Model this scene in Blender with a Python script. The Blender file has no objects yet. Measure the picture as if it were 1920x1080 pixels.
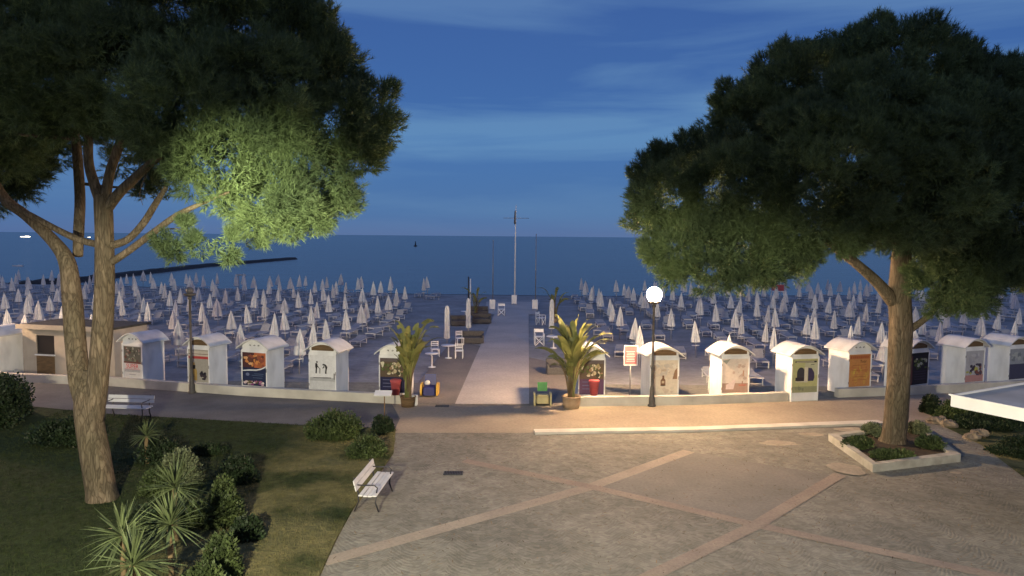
import bpy, math, random
import numpy as np
from mathutils import Vector, Matrix, noise as mnoise

R = math.radians
scn = bpy.context.scene
col = scn.collection
random.seed(7)
rng = np.random.default_rng(7)

# ------------------------------------------------------------------ camera
F = 1354.0
CAM = Vector((0, 0, 6.8))
cam_rot = Matrix.Rotation(R(90 - 4.1), 3, 'X') @ Matrix.Rotation(R(0.5), 3, 'Z')
cd = bpy.data.cameras.new('camera'); cd.sensor_width = 36; cd.lens = 36 * F / 1920
cd.clip_start = 0.1; cd.clip_end = 60000
cam = bpy.data.objects.new('camera', cd); col.objects.link(cam)
cam.matrix_world = Matrix.Translation(CAM) @ cam_rot.to_4x4()
scn.camera = cam

# ------------------------------------------------------------------ world: dusk sky
w = bpy.data.worlds.new('World'); scn.world = w; w.use_nodes = True
nt = w.node_tree; N = nt.nodes; L = nt.links
for n in list(N): N.remove(n)
def wn(t, **k):
    n = N.new(t)
    for a, b in k.items(): setattr(n, a, b)
    return n
wo = wn('ShaderNodeOutputWorld'); bg = wn('ShaderNodeBackground'); L.new(bg.outputs[0], wo.inputs[0])
tc = wn('ShaderNodeTexCoord'); sep = wn('ShaderNodeSeparateXYZ'); L.new(tc.outputs['Generated'], sep.inputs[0])
rp = wn('ShaderNodeValToRGB'); L.new(sep.outputs[2], rp.inputs[0])
e = rp.color_ramp.elements
e[0].position = 0.0; e[0].color = (0.092, 0.155, 0.32, 1)
e[1].position = 1.0; e[1].color = (0.075, 0.15, 0.42, 1)
for p, c in ((0.03, (0.085, 0.18, 0.365, 1)), (0.13, (0.088, 0.215, 0.44, 1)), (0.22, (0.075, 0.18, 0.40, 1)), (0.34, (0.063, 0.145, 0.36, 1))):
    q = e.new(p); q.color = c
mp = wn('ShaderNodeMapping'); L.new(tc.outputs['Generated'], mp.inputs[0])
mp.inputs['Rotation'].default_value = (0, R(7), 0); mp.inputs['Scale'].default_value = (1.2, 1.2, 12.0)
mp.inputs['Location'].default_value = (10.96, 7.2, 15.3)
nz = wn('ShaderNodeTexNoise'); L.new(mp.outputs[0], nz.inputs['Vector'])
nz.inputs['Scale'].default_value = 1.6; nz.inputs['Detail'].default_value = 6; nz.inputs['Roughness'].default_value = 0.5
nz.inputs['Distortion'].default_value = 0.4
cr = wn('ShaderNodeValToRGB'); L.new(nz.outputs[0], cr.inputs[0])
cr.color_ramp.elements[0].position = 0.40; cr.color_ramp.elements[0].color = (0.56, 0.68, 0.86, 1)
cr.color_ramp.elements[1].position = 0.60; cr.color_ramp.elements[1].color = (1.17, 1.10, 1.02, 1)
mm = wn('ShaderNodeMix', data_type='RGBA', blend_type='MULTIPLY'); fd = wn('ShaderNodeMapRange'); L.new(sep.outputs[2], fd.inputs[0]); fd.inputs[1].default_value = 0.03; fd.inputs[2].default_value = 0.16; fd.inputs[3].default_value = 0.25; L.new(fd.outputs[0], mm.inputs[0])
L.new(rp.outputs[0], mm.inputs[6]); L.new(cr.outputs[0], mm.inputs[7])
# afterglow in the half of the sky behind the camera
gl = wn('ShaderNodeMapRange'); L.new(sep.outputs[1], gl.inputs[0])
gl.inputs[1].default_value = 0.15; gl.inputs[2].default_value = -0.9; gl.inputs[3].default_value = 0; gl.inputs[4].default_value = 1
glm = wn('ShaderNodeMix', data_type='RGBA'); L.new(gl.outputs[0], glm.inputs[0])
L.new(mm.outputs[2], glm.inputs[6]); glm.inputs[7].default_value = (0.30, 0.30, 0.40, 1)
sky = wn('ShaderNodeTexSky', sky_type='NISHITA'); sky.sun_disc = False
sky.sun_elevation = R(-2.5); sky.sun_rotation = R(180)
ad = wn('ShaderNodeMix', data_type='RGBA', blend_type='ADD'); ad.inputs[0].default_value = 0.05
L.new(glm.outputs[2], ad.inputs[6]); L.new(sky.outputs[0], ad.inputs[7])
L.new(ad.outputs[2], bg.inputs[0]); bg.inputs[1].default_value = 1.08

# the flood lamp on the building behind the camera (its light is what throws the bench and trunk shadows)
ld = bpy.data.lights.new('building_flood_and_fill', 'SPOT'); ld.energy = 26000; ld.color = (1.0, 0.88, 0.62)
ld.spot_size = R(122); ld.spot_blend = 0.12; ld.shadow_soft_size = 0.12
lo = bpy.data.objects.new('building_flood_and_fill', ld); col.objects.link(lo)
lo.location = (-4.0, -1.0, 6.6)
lo.rotation_euler = Vector((0.07, 1, -1.40)).to_track_quat('-Z', 'Y').to_euler()

# added narrow spot beside the floodlight, brightening the left pine's lower crown
crown_fill = bpy.data.lights.new('building_flood_and_fill', 'SPOT'); crown_fill.energy = 70000; crown_fill.color = (0.95, 0.90, 0.58)
crown_fill.spot_size = R(16.5); crown_fill.spot_blend = 1.0; crown_fill.shadow_soft_size = 0.12
crown_fill_obj = bpy.data.objects.new('building_flood_and_fill', crown_fill); col.objects.link(crown_fill_obj)
crown_fill_obj.location = (-3.6, -1.0, 6.4)
crown_fill_obj.rotation_euler = (Vector((-5.9, 17.0, 7.35)) - Vector((-3.6, -1.0, 6.4))).to_track_quat('-Z', 'Y').to_euler()

vs = scn.view_settings
vs.view_transform = 'Standard'; vs.look = 'None'; vs.exposure = 0.0; vs.gamma = 1.0; vs.use_curve_mapping = False

# ------------------------------------------------------------------ picture -> place
def ray(px, py):
    return cam_rot @ Vector(((px - 960) / F, -(py - 540) / F, -1))
def gp(px, py, z=0.0):
    d = ray(px, py); t = (z - CAM.z) / d.z
    return CAM + d * t
def at(px, py, Y):
    d = ray(px, py); return CAM + d * (Y / d.y)

# ------------------------------------------------------------------ materials
def mat(name, c, rough=0.7, var=0.0, scale=4.0, bump=0.0, c2=None, spec=0.3, metal=0.0, stretch=(1, 1, 1), detail=4, trans=0.0, island=0.0, emit=None, es=0, bscale=None, lo_=0.35, hi_=0.65, rz=0):
    m = bpy.data.materials.new(name); m.use_nodes = True
    t = m.node_tree; b = t.nodes['Principled BSDF']
    b.inputs['Base Color'].default_value = (*c, 1); b.inputs['Roughness'].default_value = rough
    b.inputs['Specular IOR Level'].default_value = spec; b.inputs['Metallic'].default_value = metal
    cout = None
    if var > 0 or c2 or bump > 0 or island > 0:
        tcn = t.nodes.new('ShaderNodeTexCoord'); mpn = t.nodes.new('ShaderNodeMapping')
        mpn.inputs['Scale'].default_value = stretch; mpn.inputs['Rotation'].default_value = (0, 0, rz)
        t.links.new(tcn.outputs['Object'], mpn.inputs[0])
        nn = t.nodes.new('ShaderNodeTexNoise'); nn.inputs['Scale'].default_value = scale; nn.inputs['Detail'].default_value = detail
        t.links.new(mpn.outputs[0], nn.inputs['Vector'])
        rr = t.nodes.new('ShaderNodeValToRGB'); t.links.new(nn.outputs[0], rr.inputs[0])
        if c2 is None: c2 = tuple(x * (1 - var) for x in c)
        rr.color_ramp.elements[0].position = lo_; rr.color_ramp.elements[0].color = (*c2, 1)
        rr.color_ramp.elements[1].position = hi_; rr.color_ramp.elements[1].color = (*c, 1)
        cout = rr.outputs[0]
        if island > 0:
            g = t.nodes.new('ShaderNodeNewGeometry'); mr = t.nodes.new('ShaderNodeMapRange')
            t.links.new(g.outputs['Random Per Island'], mr.inputs[0]); mr.inputs[3].default_value = 1 - island; mr.inputs[4].default_value = 1 + island
            mx = t.nodes.new('ShaderNodeVectorMath'); mx.operation = 'SCALE'
            t.links.new(cout, mx.inputs[0]); t.links.new(mr.outputs[0], mx.inputs['Scale']); cout = mx.outputs[0]
        t.links.new(cout, b.inputs['Base Color'])
        if bump > 0:
            nb = t.nodes.new('ShaderNodeTexNoise'); nb.inputs['Scale'].default_value = bscale or scale * 3; nb.inputs['Detail'].default_value = 5
            t.links.new(mpn.outputs[0], nb.inputs['Vector'])
            bp = t.nodes.new('ShaderNodeBump'); bp.inputs['Strength'].default_value = bump; bp.inputs['Distance'].default_value = 0.05
            t.links.new(nb.outputs[0], bp.inputs['Height']); t.links.new(bp.outputs[0], b.inputs['Normal'])
    if trans > 0:
        tr = t.nodes.new('ShaderNodeBsdfTranslucent'); ms = t.nodes.new('ShaderNodeMixShader'); ms.inputs[0].default_value = trans
        if cout: t.links.new(cout, tr.inputs[0])
        else: tr.inputs[0].default_value = (*c, 1)
        out = t.nodes['Material Output']
        t.links.new(b.outputs[0], ms.inputs[1]); t.links.new(tr.outputs[0], ms.inputs[2]); t.links.new(ms.outputs[0], out.inputs[0])
    if emit:
        b.inputs['Emission Color'].default_value = (*emit, 1); b.inputs['Emission Strength'].default_value = es
    return m
def ground_mat(name, fn):
    m = bpy.data.materials.new(name); m.use_nodes = True
    fn(m.node_tree, m.node_tree.nodes['Principled BSDF']); return m
def nd(t, typ, **k):
    n = t.nodes.new(typ)
    for a, b in k.items(): setattr(n, a, b)
    return n
def mth(t, op, a, b=None, c=None):
    n = t.nodes.new('ShaderNodeMath'); n.operation = op
    for i, x in enumerate((a, b, c)):
        if x is None: continue
        if hasattr(x, 'is_linked') or hasattr(x, 'links'): t.links.new(x, n.inputs[i])
        else: n.inputs[i].default_value = x
    return n.outputs[0]
def ramp(t, src, stops):
    n = t.nodes.new('ShaderNodeValToRGB'); t.links.new(src, n.inputs[0])
    el = n.color_ramp.elements
    el[0].position, el[0].color = stops[0][0], (*stops[0][1], 1)
    el[1].position, el[1].color = stops[-1][0], (*stops[-1][1], 1)
    for p, c in stops[1:-1]:
        q = el.new(p); q.color = (*c, 1)
    return n.outputs[0]
def noise(t, vec, s, d=4, r=0.5):
    n = t.nodes.new('ShaderNodeTexNoise'); n.inputs['Scale'].default_value = s; n.inputs['Detail'].default_value = d; n.inputs['Roughness'].default_value = r
    t.links.new(vec, n.inputs['Vector']); return n.outputs[0]
def mix(t, a, b, f, mode='MULTIPLY'):
    n = nd(t, 'ShaderNodeMix', data_type='RGBA', blend_type=mode)
    for i, x in ((0, f), (6, a), (7, b)):
        if hasattr(x, 'links'): t.links.new(x, n.inputs[i])
        else: n.inputs[i].default_value = x if i == 0 else (*x, 1)
    return n.outputs[2]

_fl = {}
def flat(c, rough=0.6):
    k = tuple(round(x, 3) for x in c)
    if k not in _fl:
        _fl[k] = mat('print_%d' % len(_fl), k, rough, var=0.12, scale=9)
    return _fl[k]

M = {}
def barkm(t, b):
    tcn = nd(t, 'ShaderNodeTexCoord'); mpn = nd(t, 'ShaderNodeMapping'); t.links.new(tcn.outputs['Object'], mpn.inputs[0]); mpn.inputs['Scale'].default_value = (1, 1, .17)
    wv = nd(t, 'ShaderNodeMix', data_type='VECTOR'); nn = nd(t, 'ShaderNodeTexNoise'); nn.inputs['Scale'].default_value = 2.2; nn.inputs['Detail'].default_value = 5
    t.links.new(mpn.outputs[0], nn.inputs['Vector']); va = nd(t, 'ShaderNodeVectorMath', operation='SCALE'); t.links.new(nn.outputs['Color'], va.inputs[0]); va.inputs['Scale'].default_value = 0.6
    vb = nd(t, 'ShaderNodeVectorMath', operation='ADD'); t.links.new(mpn.outputs[0], vb.inputs[0]); t.links.new(va.outputs[0], vb.inputs[1]); t.nodes.remove(wv)
    o = vb.outputs[0]
    ve = nd(t, 'ShaderNodeTexVoronoi', feature='DISTANCE_TO_EDGE'); ve.inputs['Scale'].default_value = 13; t.links.new(o, ve.inputs['Vector'])
    vc = nd(t, 'ShaderNodeTexVoronoi'); vc.inputs['Scale'].default_value = 13; t.links.new(o, vc.inputs['Vector'])
    sc = nd(t, 'ShaderNodeSeparateColor'); t.links.new(vc.outputs['Color'], sc.inputs[0])
    c = ramp(t, sc.outputs[0], [(0, (0.105, 0.088, 0.065)), (0.6, (0.135, 0.113, 0.083)), (1, (0.165, 0.135, 0.097))])
    c = mix(t, c, ramp(t, ve.outputs['Distance'], [(0.0, (0.62, 0.6, 0.58)), (0.18, (1, 1, 1))]), 1.0)
    c = mix(t, c, ramp(t, noise(t, o, 14, 6, 0.7), [(0.3, (0.62, 0.62, 0.62)), (0.68, (1.25, 1.25, 1.25))]), 1.0)
    c = mix(t, c, ramp(t, noise(t, tcn.outputs['Object'], 0.9, 3), [(0.35, (0.8, 0.83, 0.78)), (0.65, (1.1, 1.07, 1.05))]), 1.0)
    t.links.new(c, b.inputs['Base Color']); b.inputs['Roughness'].default_value = 0.95; b.inputs['Specular IOR Level'].default_value = 0.1
    bp = nd(t, 'ShaderNodeBump'); bp.inputs['Strength'].default_value = 1.0; bp.inputs['Distance'].default_value = 0.06
    t.links.new(mth(t, 'ADD', mth(t, 'MINIMUM', ve.outputs['Distance'], 0.12), mth(t, 'MULTIPLY', noise(t, o, 10, 6, 0.7), 0.10)), bp.inputs['Height']); t.links.new(bp.outputs[0], b.inputs['Normal'])
M['bark'] = ground_mat('pine_bark_plates', barkm)
M['needle'] = mat('pine_needles', (0.125, 0.18, 0.075), 0.65, c2=(0.055, 0.085, 0.042), scale=0.55, trans=0.33, island=0.35, spec=0.2)
M['white'] = mat('white_paint', (0.78, 0.79, 0.79), 0.5, var=0.22, scale=1.6, stretch=(1, 1, .5), bump=0.08, detail=9, lo_=.3, hi_=.55)
M['roofwhite'] = mat('roof_paint', (0.62, 0.63, 0.62), 0.55, var=0.2, scale=2.0, detail=6)
M['cloth'] = mat('cream_canvas', (0.56, 0.60, 0.64), 0.85, var=0.2, scale=5, bump=0.1)
M['clothB'] = mat('weathered_canvas', (0.47, 0.50, 0.55), 0.85, var=0.2, scale=5, bump=0.1)
M['frame'] = mat('lounger_frame', (0.52, 0.53, 0.54), 0.5, var=0.2, scale=3)
M['plastic'] = mat('white_plastic', (0.66, 0.67, 0.66), 0.4, var=0.1, scale=3)
M['sling'] = mat('sling_fabric', (0.33, 0.35, 0.37), 0.8, var=0.15, scale=7)
M['metal'] = mat('grey_metal', (0.32, 0.32, 0.32), 0.4, var=0.2, scale=6, metal=0.4)
M['dark'] = mat('dark_iron', (0.03, 0.03, 0.035), 0.45, var=0.3, scale=8, spec=0.5)
M['concrete'] = mat('concrete', (0.40, 0.39, 0.34), 0.9, c2=(0.27, 0.26, 0.22), scale=2.5, bump=0.4, detail=8)
M['wall'] = mat('painted_low_wall', (0.58, 0.56, 0.49), 0.85, c2=(0.42, 0.40, 0.35), scale=1.1, bump=0.2, detail=8)
M['leaf'] = mat('shrub_leaf', (0.075, 0.105, 0.035), 0.6, c2=(0.035, 0.055, 0.02), scale=2, trans=0.2, island=0.4)
M['leafdark'] = mat('dark_shrub_leaf', (0.022, 0.04, 0.016), 0.6, c2=(0.012, 0.022, 0.01), scale=2, trans=0.1, island=0.4)
M['leafpale'] = mat('silver_shrub_leaf', (0.15, 0.18, 0.10), 0.6, c2=(0.09, 0.11, 0.06), scale=2, trans=0.2, island=0.4)
M['sword'] = mat('sword_leaf', (0.13, 0.17, 0.075), 0.45, c2=(0.065, 0.09, 0.04), scale=3, trans=0.2, island=0.35)
M['banana'] = mat('paddle_leaf', (0.24, 0.24, 0.085), 0.5, c2=(0.13, 0.15, 0.05), scale=2.2, trans=0.3, island=0.3)
M['stem'] = mat('fibrous_stem', (0.20, 0.15, 0.08), 0.9, c2=(0.09, 0.065, 0.035), scale=5, stretch=(1, 1, 0.3), bump=0.6)
M['pot'] = mat('terracotta_pot', (0.36, 0.27, 0.18), 0.85, c2=(0.26, 0.19, 0.12), scale=3, bump=0.2)
M['soil'] = mat('soil', (0.06, 0.045, 0.03), 0.95, var=0.4, scale=6, bump=0.6)
M['rock'] = mat('garden_rock', (0.24, 0.20, 0.15), 0.95, c2=(0.12, 0.10, 0.075), scale=3, bump=0.8)
M['red'] = mat('red_plastic', (0.42, 0.085, 0.095), 0.45, var=0.15)
M['yellow'] = mat('yellow_plastic', (0.62, 0.38, 0.06), 0.45, var=0.15)
M['blue'] = mat('blue_plastic', (0.035, 0.04, 0.15), 0.45, var=0.15)
M['green'] = mat('green_plastic', (0.05, 0.24, 0.05), 0.45, var=0.15)
M['cream'] = mat('cream_plastic', (0.50, 0.43, 0.22), 0.5, var=0.15)
M['postm'] = mat('lamp_post_paint', (0.085, 0.08, 0.075), 0.5, var=0.3, scale=6)
M['cushion'] = mat('charcoal_wicker', (0.085, 0.085, 0.09), 0.8, var=0.3, scale=14)
M['hutwall'] = mat('hut_paint', (0.40, 0.36, 0.31), 0.7, var=0.15, scale=2, bump=0.1)
M['hutroof'] = mat('bitumen_roof', (0.06, 0.06, 0.055), 0.9, var=0.4, scale=2.5, bump=0.3)
M['wood'] = mat('brown_boards', (0.17, 0.11, 0.055), 0.8, c2=(0.10, 0.065, 0.035), scale=3, stretch=(1, 1, 8), bump=0.3)
M['glassdark'] = mat('dark_glass', (0.015, 0.015, 0.018), 0.15, spec=0.6)
M['pinkpaint'] = mat('pink_panel', (0.36, 0.12, 0.13), 0.6, var=0.12, scale=6)
M['stone'] = mat('jetty_rock', (0.05, 0.05, 0.05), 0.95, var=0.5, scale=2, bump=0.8)
M['canopywhite'] = mat('canopy_white', (0.82, 0.82, 0.80), 0.45, var=0.08, scale=1.5, detail=6)
M['canopytop'] = mat('canopy_membrane', (0.42, 0.45, 0.48), 0.7, var=0.25, scale=0.9, detail=6)
M['glow'] = mat('lamp_globe', (1, 0.9, 0.8), 0.4, emit=(1.0, 0.64, 0.36), es=2250)
M['globeoff'] = mat('unlit_globe', (0.08, 0.08, 0.09), 0.3)
M['shiplight'] = mat('ship_lights', (1, 1, 1), 0.4, emit=(1.0, 0.9, 0.7), es=4)

def setts(t, b, base=(0.215, 0.208, 0.172), dark=(0.168, 0.163, 0.137)):
    tcn = nd(t, 'ShaderNodeTexCoord'); o = tcn.outputs['Object']; s = nd(t, 'ShaderNodeSeparateXYZ'); t.links.new(o, s.inputs[0])
    x, y = s.outputs[0], s.outputs[1]
    wob = noise(t, o, 1.5, 2)
    arc = mth(t, 'ABSOLUTE', mth(t, 'SINE', mth(t, 'MULTIPLY', x, math.pi / 1.3)))
    v = mth(t, 'ADD', mth(t, 'MULTIPLY', arc, 0.55), mth(t, 'ADD', y, mth(t, 'MULTIPLY', wob, 0.45)))
    joint = mth(t, 'ABSOLUTE', mth(t, 'SUBTRACT', mth(t, 'FRACT', mth(t, 'MULTIPLY', v, 7.5)), 0.5))
    vo = nd(t, 'ShaderNodeTexVoronoi'); vo.inputs['Scale'].default_value = 8.5; t.links.new(o, vo.inputs['Vector'])
    cellc = nd(t, 'ShaderNodeSeparateColor'); t.links.new(vo.outputs['Color'], cellc.inputs[0])
    c0 = ramp(t, noise(t, o, 0.35, 6, 0.6), [(0.33, dark), (0.5, base), (0.68, tuple(k * 1.18 for k in base))])
    c1 = mix(t, c0, ramp(t, cellc.outputs[0], [(0, (0.84, 0.84, 0.84)), (1, (1.14, 1.14, 1.12))]), 1.0)
    c2 = mix(t, c1, ramp(t, joint, [(0.30, (1, 1, 1)), (0.48, (0.86, 0.86, 0.85))]), 1.0)
    c3 = mix(t, c2, ramp(t, noise(t, o, 1.6, 5, 0.7), [(0.3, (0.8, 0.78, 0.76)), (0.62, (1.1, 1.1, 1.1))]), 1.0)
    t.links.new(c3, b.inputs['Base Color']); b.inputs['Roughness'].default_value = 0.85; b.inputs['Specular IOR Level'].default_value = 0.25
    bp = nd(t, 'ShaderNodeBump'); bp.inputs['Strength'].default_value = 0.7; bp.inputs['Distance'].default_value = 0.02
    t.links.new(mth(t, 'SUBTRACT', cellc.outputs[1], mth(t, 'MULTIPLY', joint, 1.2)), bp.inputs['Height']); t.links.new(bp.outputs[0], b.inputs['Normal'])
M['setts'] = ground_mat('cobble_setts', setts)
def smooth_pave(c, d, scale=0.5, patchy=1.0, bumpv=0.15, fine=9):
    def f(t, b):
        tcn = nd(t, 'ShaderNodeTexCoord'); o = tcn.outputs['Object']
        a = ramp(t, noise(t, o, scale, 6, 0.62), [(0.32, d), (0.66, c)])
        a = mix(t, a, ramp(t, noise(t, o, fine, 4, 0.7), [(0.3, (0.82, 0.82, 0.82)), (0.7, (1.12, 1.12, 1.12))]), 1.0)
        t.links.new(a, b.inputs['Base Color']); b.inputs['Roughness'].default_value = 0.85; b.inputs['Specular IOR Level'].default_value = 0.2
        bp = nd(t, 'ShaderNodeBump'); bp.inputs['Strength'].default_value = bumpv; bp.inputs['Distance'].default_value = 0.03
        t.links.new(noise(t, o, fine, 5), bp.inputs['Height']); t.links.new(bp.outputs[0], b.inputs['Normal'])
    return f
M['prom'] = ground_mat('promenade_paving', smooth_pave((0.34, 0.29, 0.22), (0.25, 0.21, 0.165), 0.4))
M['band'] = ground_mat('brick_band', smooth_pave((0.31, 0.255, 0.20), (0.235, 0.195, 0.16), 0.8, fine=14))
M['bandpale'] = ground_mat('pale_band', smooth_pave((0.36, 0.31, 0.24), (0.27, 0.23, 0.185), 0.8, fine=14))
M['diamond'] = ground_mat('smooth_slabs', smooth_pave((0.225, 0.21, 0.18), (0.18, 0.17, 0.145), 0.7, fine=12))
M['path'] = ground_mat('concrete_walkway', smooth_pave((0.50, 0.46, 0.42), (0.39, 0.36, 0.33), 0.35))
M['asphalt'] = ground_mat('asphalt', smooth_pave((0.15, 0.15, 0.145), (0.10, 0.10, 0.098), 0.6, fine=16))
M['entry'] = ground_mat('entry_paving', smooth_pave((0.25, 0.22, 0.19), (0.18, 0.165, 0.145), 0.4))
def sandm(t, b):
    smooth_pave((0.33, 0.33, 0.325), (0.21, 0.21, 0.208), 0.45, bumpv=1.0, fine=2.8)(t, b)
    l = b.inputs['Base Color'].links[0]; src = l.from_socket
    tcn = nd(t, 'ShaderNodeTexCoord'); s_ = nd(t, 'ShaderNodeSeparateXYZ'); t.links.new(tcn.outputs['Object'], s_.inputs[0])
    wet = nd(t, 'ShaderNodeMapRange'); t.links.new(s_.outputs[2], wet.inputs[0]); wet.inputs[1].default_value = -.22; wet.inputs[2].default_value = -.12; wet.inputs[3].default_value = .42; wet.inputs[4].default_value = 1
    vm = nd(t, 'ShaderNodeVectorMath', operation='SCALE'); t.links.new(src, vm.inputs[0]); t.links.new(wet.outputs[0], vm.inputs['Scale']); t.links.new(vm.outputs[0], b.inputs['Base Color'])
M['sand'] = ground_mat('beach_sand', sandm)
M['sandpale'] = ground_mat('pale_patch', smooth_pave((0.36, 0.32, 0.25), (0.26, 0.23, 0.18), 2))
def lawn(t, b):
    tcn = nd(t, 'ShaderNodeTexCoord'); o = tcn.outputs['Object']
    g = ramp(t, noise(t, o, 6, 5, 0.7), [(0.3, (0.018, 0.027, 0.011)), (0.7, (0.048, 0.066, 0.024))])
    br = ramp(t, noise(t, o, 5, 5, 0.7), [(0.3, (0.10, 0.10, 0.045)), (0.7, (0.20, 0.18, 0.08))])
    f = ramp(t, noise(t, o, 0.42, 5, 0.6), [(0.38, (0, 0, 0)), (0.55, (1, 1, 1))])
    s = nd(t, 'ShaderNodeSeparateXYZ'); t.links.new(o, s.inputs[0])
    xr = nd(t, 'ShaderNodeMapRange'); t.links.new(s.outputs[0], xr.inputs[0]); xr.inputs[1].default_value = -8.2; xr.inputs[2].default_value = -6.2
    k = mth(t, 'MULTIPLY', f, xr.outputs[0])
    t.links.new(mix(t, g, br, k, 'MIX'), b.inputs['Base Color']); b.inputs['Roughness'].default_value = 0.95; b.inputs['Specular IOR Level'].default_value = 0.1
    bp = nd(t, 'ShaderNodeBump'); bp.inputs['Strength'].default_value = 1.0; bp.inputs['Distance'].default_value = 0.05
    t.links.new(noise(t, o, 14, 5), bp.inputs['Height']); t.links.new(bp.outputs[0], b.inputs['Normal'])
M['lawn'] = ground_mat('lawn_turf', lawn)
def sea(t, b):
    tcn = nd(t, 'ShaderNodeTexCoord'); mpn = nd(t, 'ShaderNodeMapping'); t.links.new(tcn.outputs['Object'], mpn.inputs[0])
    mpn.inputs['Scale'].default_value = (0.35, 1.0, 1.0)
    o = mpn.outputs[0]
    t.links.new(ramp(t, noise(t, o, 0.03, 4), [(0.3, (0.09, 0.07, 0.06)), (0.7, (0.125, 0.092, 0.075))]), b.inputs['Base Color'])
    b.inputs['Roughness'].default_value = 0.22; b.inputs['IOR'].default_value = 1.33
    h = mth(t, 'ADD', noise(t, o, 0.9, 6, 0.6), mth(t, 'MULTIPLY', noise(t, o, 0.12, 4), 2.5))
    bp = nd(t, 'ShaderNodeBump'); bp.inputs['Strength'].default_value = 1.0; bp.inputs['Distance'].default_value = 0.55
    t.links.new(h, bp.inputs['Height']); bp.inputs['Distance'].default_value = 0.12; t.links.new(bp.outputs[0], b.inputs['Normal'])
M['sea'] = ground_mat('sea_water', sea)

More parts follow.
